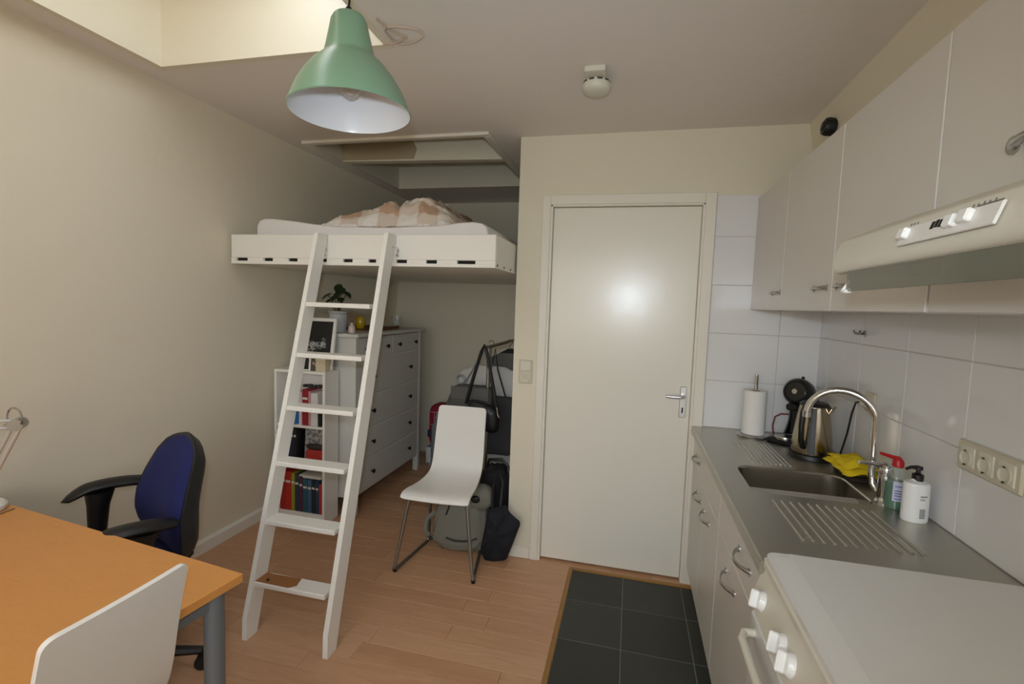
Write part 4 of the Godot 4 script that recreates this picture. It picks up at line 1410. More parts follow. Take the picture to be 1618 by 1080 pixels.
	for k in 5:
		for h in (2 if k == 0 else 1):
			var za: float = (-3.385 + 0.003 if h == 0 else zb + 0.048) if k == 0 else zb + 0.048
			var zc: float = (zf - 0.048 if h == 0 else -3.385 - 0.003) if k == 0 else zf - 0.048
			var dr := obj("drawer", bx(Vector3(x1 - 0.022, rows[k][0], za), Vector3(x1 - 0.003, rows[k][1], zc), 0.003), M.chest, t)
			for zk in ([-2.99, -3.285] if h == 0 else [-3.475, -3.765]) if k == 0 else [-3.09, -3.675]:
				mb = MB.new()
				mb.xf = Transform3D(Basis(Vector3.BACK, -PI / 2), Vector3(x1 - 0.003, (rows[k][0] + rows[k][1]) / 2, zk))
				mb.lathe([Vector2(0.007, 0), Vector2(0.006, 0.008), Vector2(0.015, 0.016), Vector2(0.016, 0.021), Vector2(0.010, 0.026), Vector2(0, 0.027)], 16)
				obj("knob", mb, M.black, dr)
	# on the chest
	t = thing("potted_plant", "dark leafy plant in a pale grey pot on the chest's near end", "plant", Vector3(-1.955, 1.2405, -2.985))
	mb = MB.new()
	mb.lathe([Vector2(0, 0), Vector2(0.046, 0), Vector2(0.050, 0.004), Vector2(0.063, 0.125), Vector2(0.067, 0.128), Vector2(0.067, 0.142), Vector2(0.062, 0.144), Vector2(0.058, 0.130), Vector2(0.0, 0.128)], 28)
	obj("pot", mb, mat("c5c8cc", 0.4), t)
	mb = MB.new()
	mb.ball(16, 6, func(d): return Vector3(d.x * 0.058, 0.128 + d.y * 0.008 + 0.002 * n2.get_noise_3dv(d * 9.0), d.z * 0.058))
	obj("soil", mb, mat("2c2018", 0.95), t)
	r2.seed = 15
	var leafm := mat("22351a", 0.45)
	leafm.backlight_enabled = true
	leafm.backlight = Color(0.06, 0.1, 0.03)
	var tips := [[-0.055, 0.25, 0.04, 0.9], [-0.075, 0.20, 0.03, 0.7], [-0.035, 0.215, 0.05, 0.6], [0.0, 0.305, 0.0, 1.0], [0.035, 0.29, 0.02, 0.9], [0.055, 0.265, -0.01, 0.9], [0.02, 0.255, 0.045, 0.8], [0.0, 0.235, 0.05, 0.7], [0.045, 0.225, 0.04, 0.7], [-0.02, 0.28, -0.03, 0.8]]
	var stems := MB.new()
	for q in tips:
		var tip := Vector3(q[0], q[1], q[2])
		stems.tube([Vector3(q[0] * 0.15, 0.125, q[2] * 0.15), Vector3(q[0] * 0.5, lerpf(0.125, q[1], 0.6), q[2] * 0.5), tip], 0.0028, 6, false)
		var out := Vector3(q[0] + 0.01, -0.03, q[2] + 0.03).normalized()
		var side := out.cross(Vector3.UP).normalized()
		mb = MB.new()
		var L: float = 0.075 * q[3]
		mb.sheet(6, 6, func(u, w):
			var wid: float = 0.030 * q[3] * sin(PI * clampf(u * 0.9 + 0.08, 0, 1))
			return tip + out * (u - 0.35) * L + side * (w - 0.5) * 2.0 * wid + Vector3.UP * (-0.02 * u * u + 0.012 * absf(w - 0.5)), 0.0012)
		obj("leaf", mb, leafm, t, 60.0)
	obj("stem", stems, mat("39402a", 0.6), t)
	t = thing("reed_diffuser", "small pinkish bottle with brown reeds, right of the plant pot", "diffuser", Vector3(-1.83, 1.2405, -2.95))
	mb = MB.new()
	mb.lathe([Vector2(0, 0), Vector2(0.022, 0), Vector2(0.024, 0.004), Vector2(0.024, 0.035), Vector2(0.018, 0.048), Vector2(0.009, 0.054), Vector2(0.009, 0.068), Vector2(0.0, 0.068)], 20)
	obj("bottle", mb, mat("d9c6bd", 0.15), t)
	for k in 5:
		mb = MB.new()
		mb.tube([Vector3(0, 0.05, 0), Vector3(-0.03 + 0.016 * k, 0.155 - 0.006 * abs(k - 2), 0.01 - 0.006 * k)], 0.0018, 6)
		obj("reed", mb, mat("8a6238", 0.8), t)
	t = thing("wooden_tray", "low brown wooden tray lying on the middle of the chest top", "tray", Vector3(-1.93, 1.2405, -3.42))
	mb = MB.new()
	mb.box(Vector3(0, 0.005, 0), Vector3(0.22, 0.010, 0.42), 0.003)
	mb.box(Vector3(0.105, 0.016, 0), Vector3(0.010, 0.02, 0.42), 0.003)
	mb.box(Vector3(-0.105, 0.016, 0), Vector3(0.010, 0.02, 0.42), 0.003)
	obj("tray", mb, mat("6b4526", 0.6), t)
	t = thing("yellow_candle", "yellow glass candle standing on the brown tray", "candle", Vector3(-1.965, 1.2515, -3.28))
	mb = MB.new()
	mb.lathe([Vector2(0, 0), Vector2(0.026, 0), Vector2(0.034, 0.02), Vector2(0.036, 0.05), Vector2(0.030, 0.085), Vector2(0.026, 0.088), Vector2(0.024, 0.075), Vector2(0, 0.07)], 24)
	obj("glass", mb, mat("c9a21a", 0.15), t)
	mb = MB.new()
	mb.tube([Vector3(0, 0.068, 0), Vector3(0.001, 0.082, 0)], 0.0015, 6)
	obj("wick", mb, M.black, t)
	t = thing("tealight_glass", "clear glass with a white candle at the chest's far end", "candle holder", Vector3(-1.93, 1.2405, -3.80))
	mb = MB.new()
	mb.lathe([Vector2(0, 0), Vector2(0.038, 0), Vector2(0.042, 0.004), Vector2(0.044, 0.10), Vector2(0.041, 0.10), Vector2(0.039, 0.008), Vector2(0, 0.008)], 24)
	var gl := mat("cfd3d0", 0.05)
	gl.transparency = BaseMaterial3D.TRANSPARENCY_ALPHA
	gl.albedo_color = Color(0.8, 0.83, 0.82, 0.22)
	obj("glass", mb, gl, t)
	mb = MB.new()
	mb.lathe([Vector2(0, 0.009), Vector2(0.028, 0.009), Vector2(0.028, 0.05), Vector2(0.020, 0.053), Vector2(0, 0.050)], 20)
	obj("candle", mb, mat("e8e4da", 0.5), t)

	wardrobe_corner(n2)

func blob(mb: MB, c: Vector3, s: Vector3, pw: float, amt: float, nz: FastNoiseLite, fr := 2.0, flat_y := -10.0) -> void:
	mb.ball(36, 24, func(d):
		var q := Vector3(signf(d.x) * pow(absf(d.x), pw), signf(d.y) * pow(absf(d.y), pw), signf(d.z) * pow(absf(d.z), pw))
		var k := 1.0 + amt * nz.get_noise_3dv(d * fr + s * 7.0)
		var p := c + q * s * k
		p.y = maxf(p.y, flat_y)
		return p)

func pillow(mb: MB, poly: Array, thick: float, nz: FastNoiseLite, amt := 0.1) -> void:
	# soft body with the outline poly (closed, around the origin of its mean), bulging to front and back
	var c := Vector2.ZERO
	for q in poly:
		c += q / poly.size()
	var per := []
	for i in poly.size():
		var a: Vector2 = poly[i]
		var b: Vector2 = poly[(i + 1) % poly.size()]
		for k in 6:
			per.append(a.lerp(b, k / 6.0))
	var sm := []
	var n := per.size()
	for i in n:
		sm.append((per[i] * 2.0 + per[(i + 1) % n] + per[(i + n - 1) % n]) * 0.25)
	var ks := [0.0, 0.25, 0.5, 0.7, 0.85, 0.95, 1.0]
	for s in [1.0, -1.0]:
		var g := []
		for i in n:
			var row := []
			for k in ks:
				var q: Vector2 = c + (sm[i] - c) * k
				var h: float = thick * pow(1.0 - pow(k, 2.6), 0.6)
				h *= 1.0 + amt * 4.0 * nz.get_noise_3d(q.x * 7.0, q.y * 7.0, s * 3.0)
				row.append(Vector3(q.x, maxf(q.y, 0.001), h * s))
			g.append(row)
		mb.grid(g, true, s < 0)

func garment(called: String, label: String, z: float, x0: float, x1: float, y0: float, y1: float, col: String, nz: FastNoiseLite) -> void:
	var t := thing(called, label, "garment", Vector3((x0 + x1) / 2, 1.19, z), 0, "clothes on the rack")
	var w := (x1 - x0) / 2
	var mb := MB.new()
	var g := []
	for i in 40:
		var row := []
		var a := TAU * i / 40
		for j in 18:
			var v := j / 17.0
			var y := lerpf(y0, y1, v) - 1.19
			var half: float = w * (1.0 if v < 0.86 else sqrt(maxf(1.0 - pow((v - 0.86) / 0.14, 2.0) * 0.82, 0.0)))
			var th: float = 0.045 * (1.0 - 0.6 * smoothstep(0.85, 1.0, v))
			var fold: float = 0.016 * nz.get_noise_2d(a * 3.0 + z * 20.0, v * 0.6) * (1.0 - v) + 0.010 * sin(a * 9.0 + z * 11.0) * (1.0 - v)
			row.append(Vector3(cos(a) * half, y, sin(a) * (th + fold)))
		row.append(Vector3(0, y1 - 1.188, 0))
		row.push_front(Vector3(0, y0 - 1.188, 0))
		g.append(row)
	mb.grid(g, true, true)
	obj("cloth", mb, bumpy(mat(col, 0.95), M.fine, 10.0, 0.4), t, 60.0)
	mb = MB.new()
	mb.tube([Vector3(0, y1 - 1.195, 0), Vector3(0, -0.02, 0), Vector3(0.016, -0.004, 0), Vector3(0.016, 0.012, 0), Vector3(0.0, 0.0215, 0), Vector3(-0.013, 0.016, 0), Vector3(-0.016, 0.004, 0)], 0.0025, 6)
	obj("hanger", mb, M.black, t)

func wardrobe_corner(nz: FastNoiseLite) -> void:
	# rail with clothes, bags and sacks in the right half of the nook
	var t := thing("clothes_rail", "grey metal clothes rail running into the nook behind the chair", "clothes rail")
	var mb := MB.new()
	var rx := -0.885
	mb.tube([Vector3(rx, 1.19, -2.99), Vector3(rx, 1.19, -4.25)], 0.012, 12)
	obj("rail", mb, M.satin, t)
	for z in [-3.03, -4.22]:
		mb = MB.new()
		mb.tube([Vector3(rx, 0.02, z), Vector3(rx, 1.178, z)], 0.012, 12)
		obj("post", mb, M.satin, t)
		mb = MB.new()
		mb.tube([Vector3(rx - 0.2, 0.013, z), Vector3(rx + 0.2, 0.013, z)], 0.013, 12)
		obj("foot", mb, M.satin, t)
	garment("white_garment", "long white garment, front one of the clothes on the rail", -3.30, -1.19, -0.70, 0.30, 1.03, "c9c8c4", nz)
	garment("grey_garment", "grey garment hanging directly behind the long white one", -3.46, -1.02, -0.68, 0.50, 1.11, "6b6a68", nz)
	garment("dark_garment", "near black garment further along the rail behind the grey one", -3.62, -1.00, -0.67, 0.45, 1.13, "2f2e30", nz)
	garment("brown_garment", "brown grey garment at the back of the clothes rail", -3.78, -0.98, -0.66, 0.50, 1.12, "6d5c50", nz)
	# dark flat bag hanging in front of the garments
	t = thing("tote_bag", "flat dark grey tote bag hanging in front of the white garment", "bag", Vector3(-0.86, 0.44, -3.19))
	mb = MB.new()
	blob(mb, Vector3(0, 0.20, 0), Vector3(0.17, 0.20, 0.035), 0.35, 0.05, nz)
	obj("body", mb, bumpy(mat("3b3b3c", 0.85), M.fine, 12.0, 0.4), t, 60.0)
	mb = MB.new()
	mb.tube([Vector3(-0.07, 0.39, 0), Vector3(-0.05, 0.58, 0.01), Vector3(-0.025, 0.722, 0), Vector3(0.0, 0.58, 0.01), Vector3(0.06, 0.39, 0)], 0.006, 8)
	obj("strap", mb, M.black, t)
	# handbag with ring, hanging at the front end of the rail
	t = thing("grey_handbag", "grey leather handbag with a ring handle behind the white chair's back", "bag", Vector3(-1.01, 0.70, -3.06))
	mb = MB.new()
	mb.ball(36, 22, func(d):
		var q := Vector3(signf(d.x) * pow(absf(d.x), 0.28), signf(d.y) * pow(absf(d.y), 0.28), signf(d.z) * pow(absf(d.z), 0.6))
		var taper: float = 1.0 - 0.14 * q.y
		return Vector3(q.x * 0.155 * taper + 0.02 * q.y, 0.115 + q.y * 0.115, q.z * 0.045 * (1.15 - 0.3 * q.y)) * (1.0 + 0.02 * nz.get_noise_3dv(d * 4.0)))
	obj("body", mb, bumpy(mat("504f4c", 0.5), M.fine, 12.0, 0.3), t, 60.0)
	mb = MB.new()
	mb.box(Vector3(0.01, 0.178, 0.050), Vector3(0.262, 0.088, 0.010), 0.004)
	obj("flap", mb, bumpy(mat("5a5955", 0.45), M.fine, 12.0, 0.3), t)
	mb = MB.new()
	var ring := []
	for k in 21:
		ring.append(Vector3(-0.07 + cos(TAU * k / 20) * 0.028, 0.258 + sin(TAU * k / 20) * 0.028, 0.0))
	mb.tube(ring, 0.008, 8, false)
	obj("ring_handle", mb, M.greymetal, t)
	mb = MB.new()
	mb.box(Vector3(-0.09, -0.005 + 0.045, 0.052), Vector3(0.05, 0.008, 0.006), 0.002)
	mb.box(Vector3(-0.06, -0.02 + 0.045, 0.052), Vector3(0.008, 0.035, 0.006), 0.002)
	obj("clasp", mb, M.chrome, t)
	mb = MB.new()
	mb.tube([Vector3(-0.05, 0.225, 0), Vector3(0.04, 0.38, 0.01), Vector3(0.118, 0.500, 0.03), Vector3(0.14, 0.37, 0.0), Vector3(0.12, 0.22, 0)], 0.005, 8)
	obj("strap", mb, M.greymetal, t)
	t = thing("black_shoulder_bag", "black shoulder bag hung by two long straps from the rail's end", "bag", Vector3(-0.893, 0.66, -2.955))
	mb = MB.new()
	mb.ball(36, 20, func(d):
		var q := Vector3(signf(d.x) * pow(absf(d.x), 0.6), signf(d.y) * pow(absf(d.y), 0.6), d.z)
		return Vector3(q.x * 0.105 + 0.005, 0.09 + q.y * 0.09 - q.x * 0.03, q.z * 0.04) * (1.0 + 0.05 * nz.get_noise_3dv(d * 3.0)))
	obj("body", mb, mat("18181a", 0.4), t, 60.0)
	for s in 2:
		mb = MB.new()
		var e := 0.012 * (s * 2 - 1)
		mb.tube([Vector3(-0.112, 0.165, e), Vector3(-0.06, 0.36, e), Vector3(-0.018, 0.505, e), Vector3(0.0, 0.545, e * 0.5), Vector3(0.018, 0.505, e), Vector3(0.058, 0.32, e), Vector3(0.10, 0.125, e)], [0.009, 0.008, 0.008, 0.010, 0.008, 0.008, 0.009], 8)
		obj("strap", mb, M.black, t)
	mb = MB.new()
	mb.tube([Vector3(0.100, 0.16, 0.02), Vector3(0.106, 0.12, 0.022), Vector3(0.118, 0.095, 0.022)], 0.006, 8)
	obj("buckle", mb, M.chrome, t)
	# laundry bag, red bag on a white box
	t = thing("laundry_bag", "tall grey blue laundry bag on the floor behind the white chair", "bag", Vector3(-1.325, 0.0, -3.58))
	mb = MB.new()
	blob(mb, Vector3(0, 0.285, 0), Vector3(0.16, 0.285, 0.075), 0.4, 0.05, nz, 2.5, 0.0)
	obj("body", mb, bumpy(mat("6f787a", 0.9), M.fine, 10.0, 0.5), t, 60.0)
	mb = MB.new()
	mb.tube([Vector3(-0.12, 0.56, 0.05), Vector3(-0.10, 0.615, 0.06), Vector3(-0.05, 0.62, 0.06), Vector3(-0.02, 0.565, 0.06)], 0.007, 8)
	obj("handle", mb, mat("8f9698", 0.8), t)
	t = thing("white_crate", "white plastic crate under the red bag, beside the chest's far leg", "crate", Vector3(-1.60, 0, -4.12))
	mb = MB.new()
	mb.span(Vector3(-0.13, 0.02, -0.12), Vector3(0.16, 0.03, 0.12))
	for q in [[-0.13, -0.122, -0.12, 0.12], [0.152, 0.16, -0.12, 0.12], [-0.13, 0.16, -0.12, -0.112], [-0.13, 0.16, 0.112, 0.12]]:
		mb.span(Vector3(q[0], 0.02, q[2]), Vector3(q[1], 0.17, q[3]), 0.002)
	obj("body", mb, mat("cfd2d6", 0.4), t)
	for q in [[-0.1, -0.09], [0.13, -0.09], [-0.1, 0.09], [0.13, 0.09]]:
		mb = MB.new()
		mb.tube([Vector3(q[0], 0.0, q[1]), Vector3(q[0], 0.021, q[1])], 0.012, 10)
		obj("foot", mb, M.grout, t)
	t = thing("red_bag", "crimson bag with thin white lines and a navy band, on the white crate", "bag", Vector3(-1.60, 0.1705, -4.12))
	mb = MB.new()
	blob(mb, Vector3(0.015, 0.19, 0), Vector3(0.135, 0.19, 0.11), 0.35, 0.03, nz, 2.0, 0.0)
	obj("body", mb, mat("8f1530", 0.7), t, 60.0)
	mb = MB.new()
	mb.span(Vector3(-0.118, 0.09, 0.100), Vector3(0.148, 0.155, 0.114), 0.003)
	obj("navy_band", mb, mat("1d2436", 0.7), t)
	mb = MB.new()
	for y in [0.315, 0.20]:
		mb.span(Vector3(-0.110, y, 0.104), Vector3(0.14, y + 0.006, 0.113))
	for x in [-0.06, 0.01, 0.08]:
		mb.span(Vector3(x, 0.20, 0.104), Vector3(x + 0.006, 0.32, 0.113))
	obj("line_pattern", mb, mat("b9858f", 0.7), t)
	# things on the floor by the wall end
	t = thing("backpack", "grey green canvas backpack on the floor under the white chair", "backpack", Vector3(-0.922, 0.0, -2.70), 0.12)
	mb = MB.new()
	mb.ball(44, 28, func(d):
		var q := Vector3(signf(d.x) * pow(absf(d.x), 0.65), signf(d.y) * pow(absf(d.y), 0.6), signf(d.z) * pow(absf(d.z), 0.75))
		var k: float = 1.0 + 0.10 * nz.get_noise_3dv(d * 2.2) + 0.05 * nz.get_noise_3dv(d * 5.0 + Vector3.ONE)
		var wide: float = 0.165 * (1.0 + 0.10 * (0.1 - q.y) - 0.18 * maxf(q.y - 0.2, 0.0))
		return Vector3(q.x * wide * k, maxf(0.18 + q.y * 0.18 * k, 0.0), q.z * 0.105 * k))
	var canvas := bumpy(mat("7f7e73", 0.95), M.fine, 14.0, 0.5)
	obj("body", mb, canvas, t, 60.0)
	mb = MB.new()
	blob(mb, Vector3(0.108, 0.335, 0.03), Vector3(0.08, 0.072, 0.07), 0.8, 0.10, nz, 3.0)
	obj("hood", mb, canvas, t, 60.0)
	mb = MB.new()
	blob(mb, Vector3(0.095, 0.345, 0.098), Vector3(0.026, 0.022, 0.014), 0.9, 0.05, nz)
	obj("grommet", mb, M.black, t, 60.0)
	mb = MB.new()
	mb.tube([Vector3(-0.07, 0.105, 0.104), Vector3(-0.02, 0.094, 0.112), Vector3(0.04, 0.094, 0.110), Vector3(0.11, 0.11, 0.092)], 0.006, 8)
	obj("pocket_seam", mb, mat("3b3d36", 0.9), t)
	mb = MB.new()
	mb.tube([Vector3(-0.155, 0.22, 0.02), Vector3(-0.205, 0.18, 0.04), Vector3(-0.215, 0.11, 0.04), Vector3(-0.19, 0.07, 0.03), Vector3(-0.15, 0.05, 0.03)], [0.014, 0.016, 0.016, 0.014, 0.012], 8)
	obj("strap", mb, canvas, t)
	mb = MB.new()
	mb.tube([Vector3(-0.19, 0.075, 0.045), Vector3(-0.172, 0.055, 0.045)], 0.010, 8)
	mb.tube([Vector3(-0.06, 0.37, 0.08), Vector3(-0.055, 0.30, 0.098), Vector3(-0.075, 0.24, 0.10)], 0.005, 8)
	obj("cord", mb, M.black, t)
	t = thing("navy_bag", "slumped dark navy bag against the wall end beside the backpack", "bag", Vector3(-0.680, 0.0, -2.60))
	mb = MB.new()
	pillow(mb, [Vector2(-0.095, 0.05), Vector2(-0.065, 0.0), Vector2(-0.02, 0.0), Vector2(0.062, 0.02), Vector2(0.10, 0.13), Vector2(0.140, 0.255), Vector2(0.075, 0.30), Vector2(0.048, 0.345), Vector2(0.0, 0.325), Vector2(-0.055, 0.30), Vector2(-0.075, 0.17)], 0.042, nz, 0.16)
	obj("body", mb, bumpy(mat("10141e", 0.8), M.fine, 10.0, 0.5), t, 50.0)
	mb = MB.new()
	mb.tube([Vector3(-0.03, 0.28, 0.0), Vector3(-0.045, 0.42, -0.06), Vector3(-0.03, 0.50, -0.10), Vector3(0.005, 0.44, -0.08), Vector3(0.01, 0.29, -0.01)], 0.008, 8)
	obj("strap", mb, M.black, t)
	t = thing("black_rucksack", "black rucksack with a pale buckle behind the navy bag", "bag", Vector3(-0.765, 0.0, -2.90))
	mb = MB.new()
	blob(mb, Vector3(0, 0.23, 0), Vector3(0.10, 0.23, 0.09), 0.5, 0.08, nz, 2.5, 0.0)
	obj("body", mb, bumpy(mat("131315", 0.8), M.fine, 10.0, 0.4), t, 60.0)
	mb = MB.new()
	mb.tube([Vector3(-0.07, 0.43, 0.02), Vector3(-0.05, 0.50, 0.02), Vector3(0.03, 0.51, 0.02), Vector3(0.07, 0.47, 0.02), Vector3(0.085, 0.40, 0.04)], 0.009, 8)
	obj("handle", mb, M.black, t)
	mb = MB.new()
	mb.box(Vector3(0.055, 0.37, 0.093), Vector3(0.016, 0.075, 0.008), 0.003)
	obj("buckle", mb, M.satin, t)

# ---------------------------------------------------------------- desk corner and chairs
func along(pts: Array, v: float) -> Vector2:
	# smooth curve through pts (Catmull-Rom)
	var n := pts.size() - 1
	var f := clampf(v, 0.0, 1.0) * n
	var i := mini(int(f), n - 1)
	var u := f - i
	var a: Vector2 = pts[maxi(i - 1, 0)]
	var b: Vector2 = pts[i]
	var c: Vector2 = pts[i + 1]
	var d: Vector2 = pts[mini(i + 2, n)]
	return b.cubic_interpolate(c, a, d, u)

func shell_chair(label: String, at: Vector3, turn: float) -> Node3D:
	var t := thing("dining_chair", label, "chair", at, turn, "white shell chairs")
	var pr := [Vector2(-0.272, 0.835), Vector2(-0.250, 0.75), Vector2(-0.230, 0.66), Vector2(-0.212, 0.57), Vector2(-0.192, 0.505), Vector2(-0.158, 0.465), Vector2(-0.105, 0.447), Vector2(-0.03, 0.440), Vector2(0.05, 0.443), Vector2(0.12, 0.450), Vector2(0.165, 0.450), Vector2(0.192, 0.440), Vector2(0.205, 0.424)]
	var wd := [0.150, 0.152, 0.154, 0.156, 0.157, 0.158, 0.162, 0.169, 0.176, 0.183, 0.187, 0.189, 0.188]
	var mb := MB.new()
	mb.sheet(14, 90, func(u, vv):
		var v: float = 0.5 - 0.5 * cos(PI * vv)
		var f: float = v * 12.0
		var i := mini(int(f), 11)
		var half0: float = lerpf(wd[i], wd[i + 1], f - i)
		var half: float = half0
		var e: float = minf(v * 0.9, (1.0 - v) * 0.75)
		var r := 0.026
		if e < r:
			half -= r * (1.0 - sqrt(1.0 - pow(1.0 - e / r, 2.0)))
		var x: float = (u * 2.0 - 1.0) * half / half0
		var q := along(pr, v)
		var dish: float = 0.006 * (1.0 - x * x)
		return Vector3(x * half0, q.y - dish * smoothstep(0.35, 0.6, v), q.x - dish * smoothstep(0.5, 0.2, v)), -0.011)
	obj("seat_shell", mb, M.chairwhite, t, 50.0)
	for s in [-1.0, 1.0]:
		mb = MB.new()
		var pts := []
		for q in [[0.150, 0.428, 0.13], [0.163, 0.40, 0.142], [0.215, 0.06, 0.186], [0.222, 0.026, 0.190], [0.220, 0.012, 0.176], [0.214, 0.010, 0.15], [0.172, 0.010, -0.145], [0.169, 0.013, -0.170], [0.167, 0.03, -0.180], [0.140, 0.38, -0.135], [0.135, 0.428, -0.115]]:
			pts.append(Vector3(s * q[0], q[1], q[2]))
		mb.tube(pts, 0.0095, 10)
		obj("leg", mb, M.tubemetal, t)
		mb = MB.new()
		mb.tube([Vector3(s * 0.2215, 0.0, 0.180), Vector3(s * 0.2215, 0.016, 0.186)], 0.0115, 10)
		obj("foot_cap", mb, M.black, t)
	for z in [0.13, -0.12]:
		mb = MB.new()
		mb.tube([Vector3(-0.15, 0.426, z), Vector3(0.15, 0.426, z)], 0.009, 8)
		obj("crossbar", mb, M.tubemetal, t)
	return t

func desk_corner() -> void:
	shell_chair("white shell chair with steel legs, standing before the bags by the door", Vector3(-0.965, 0, -2.535), 0.04)
	shell_chair("white shell chair pushed up to the desk, its back towards the kitchen", Vector3(-1.280, 0, -0.765), -PI / 2)
	# desk
	var t := thing("desk", "beech topped desk with grey metal legs, by the left wall", "desk", Vector3(-1.026, 0, -1.112), -0.1147)
	obj("desktop", bx(Vector3(-1.18, 0.664, 0), Vector3(0, 0.690, 0.80), 0.002), M.beech, t, 10.0)
	for q in [[-0.045, 0.055], [-1.13, 0.055], [-0.045, 0.745], [-1.13, 0.745]]:
		var m := MB.new()
		m.lathe([Vector2(0.0, 0.0), Vector2(0.026, 0.0), Vector2(0.026, 0.655), Vector2(0.0, 0.655)], 24, Vector3(q[0], 0.004, q[1]))
		obj("leg", m, M.greymetal, t)
		m = MB.new()
		m.lathe([Vector2(0.0, 0.0), Vector2(0.022, 0.0), Vector2(0.022, 0.004), Vector2(0.0, 0.004)], 20, Vector3(q[0], 0, q[1]))
		obj("foot", m, M.black, t)
	for q in [[Vector3(-0.057, 0.615, 0.075), Vector3(-0.033, 0.662, 0.725)], [Vector3(-1.142, 0.615, 0.075), Vector3(-1.118, 0.662, 0.725)], [Vector3(-1.11, 0.615, 0.043), Vector3(-0.065, 0.662, 0.067)], [Vector3(-1.11, 0.615, 0.733), Vector3(-0.065, 0.662, 0.757)]]:
		obj("frame_bar", bx(q[0], q[1], 0.002), M.greymetal, t)
	# office chair
	t = thing("office_chair", "blue upholstered office chair with black armrests behind the desk", "office chair", Vector3(-1.755, 0, -1.505), -0.43)
	var nz := FastNoiseLite.new()
	nz.seed = 40
	nz.frequency = 1.5
	var mb := MB.new()
	for k in 5:
		var a := TAU * k / 5 + 0.3
		var d := Vector3(cos(a), 0, sin(a))
		mb.tube([Vector3(0, 0.10, 0.16) + d * 0.03, Vector3(0, 0.085, 0.16) + d * 0.15, Vector3(0, 0.068, 0.16) + d * 0.28], [0.026, 0.022, 0.015], 8)
	mb.tube([Vector3(0, 0.07, 0.16), Vector3(0, 0.14, 0.16)], 0.04, 16)
	obj("base", mb, M.black, t)
	for k in 5:
		mb = MB.new()
		var a := TAU * k / 5 + 0.3
		var d := Vector3(cos(a), 0, sin(a))
		var side := Vector3(-d.z, 0, d.x)
		for s in [-1, 1]:
			mb.tube([Vector3(0, 0.028, 0.16) + d * 0.285 + side * 0.010 * s, Vector3(0, 0.028, 0.16) + d * 0.285 + side * 0.026 * s], 0.028, 14)
		mb.tube([Vector3(0, 0.028, 0.16) + d * 0.285, Vector3(0, 0.072, 0.16) + d * 0.275], 0.009, 8)
		obj("caster", mb, M.black, t)
	mb = MB.new()
	mb.tube([Vector3(0, 0.13, 0.16), Vector3(0, 0.27, 0.16)], 0.025, 14)
	mb.tube([Vector3(0, 0.26, 0.16), Vector3(0, 0.38, 0.16)], 0.014, 12)
	obj("column", mb, M.black, t)
	mb = MB.new()
	mb.box(Vector3(0, 0.385, 0.14), Vector3(0.16, 0.04, 0.24), 0.01)
	obj("mechanism", mb, M.black, t)
	mb = MB.new()
	mb.ball(40, 16, func(d):
		var q := Vector3(signf(d.x) * pow(absf(d.x), 0.55), d.y, signf(d.z) * pow(absf(d.z), 0.55))
		return Vector3(q.x * 0.225, 0.435 + q.y * 0.035 - 0.02 * smoothstep(0.5, 1.0, q.z), 0.18 + q.z * 0.215))
	obj("seat", mb, M.blue, t, 60.0)
	# backrest: egg outline, hollow curve towards the sitter
	var outline := func(v: float) -> float:
		var pts := [Vector2(0.02, 0), Vector2(0.105, 0.05), Vector2(0.15, 0.18), Vector2(0.178, 0.36), Vector2(0.205, 0.58), Vector2(0.213, 0.74), Vector2(0.195, 0.88), Vector2(0.135, 0.97), Vector2(0.02, 1.0)]
		for i in pts.size() - 1:
			if v <= pts[i + 1].y:
				var f: float = (v - pts[i].y) / (pts[i + 1].y - pts[i].y)
				return lerpf(pts[i].x, pts[i + 1].x, f)
		return 0.0
	for part in 2:
		mb = MB.new()
		var g := []
		for i in 48:
			var row := []
			var a := TAU * i / 48
			for j in 11:
				var k := j / 10.0
				row.append(Vector2(k, a))
			g.append(row)
		var gf := []
		var gb := []
		for i in 48:
			var rf := []
			var rb := []
			var a := TAU * i / 48
			# outline point in direction a
			var oy := 0.5 - 0.5 * cos(a)
			oy = clampf(oy, 0.001, 0.999)
			var ox: float = outline.call(1.0 - oy) * (1.0 if sin(a) >= 0 else -1.0)
			ox *= pow(absf(sin(a)), 0.15) if absf(sin(a)) < 0.5 else 1.0
			for j in 9:
				var k := j / 8.0
				var x := ox * k * 1.20
				var y := 0.45 + 0.452 * lerpf(0.46, oy, k)
				var ed := pow(k, 6.0)
				var curve := 0.55 * x * x - 0.05 + 0.045 * cos((y - 0.60) * 6.0) - 0.10 * maxf(y - 0.66, 0.0)
				if part == 0:
					rf.append(Vector3(x, y, curve + 0.038 * (1.0 - ed)))
					rb.append(Vector3(x, y, curve - 0.002))
				else:
					rf.append(Vector3(x * 1.06, y + (y - 0.68) * 0.03, curve + 0.006 * (1 - ed)))
					rb.append(Vector3(x * 1.06, y + (y - 0.68) * 0.03, curve - 0.070 * (1.0 - ed) - 0.006))
			gf.append(rf)
			gb.append(rb)
		# top of the outline is at a = PI (oy = 1)
		mb.grid(gf, true)
		mb.grid(gb, true, true)
		for i in 48:
			var i2 := (i + 1) % 48
			mb.face([gf[i][8], gf[i2][8], gb[i2][8], gb[i][8]], gf[i][8] - gf[i][0])
		obj(["backrest", "back_shell"][part], mb, [M.blue, M.black][part], t, 60.0)
	mb = MB.new()
	mb.tube([Vector3(0, 0.375, 0.06), Vector3(0, 0.375, -0.03), Vector3(0, 0.41, -0.072), Vector3(0, 0.52, -0.070)], [0.03, 0.03, 0.028, 0.026], 10)
	obj("back_bar", mb, M.black, t)
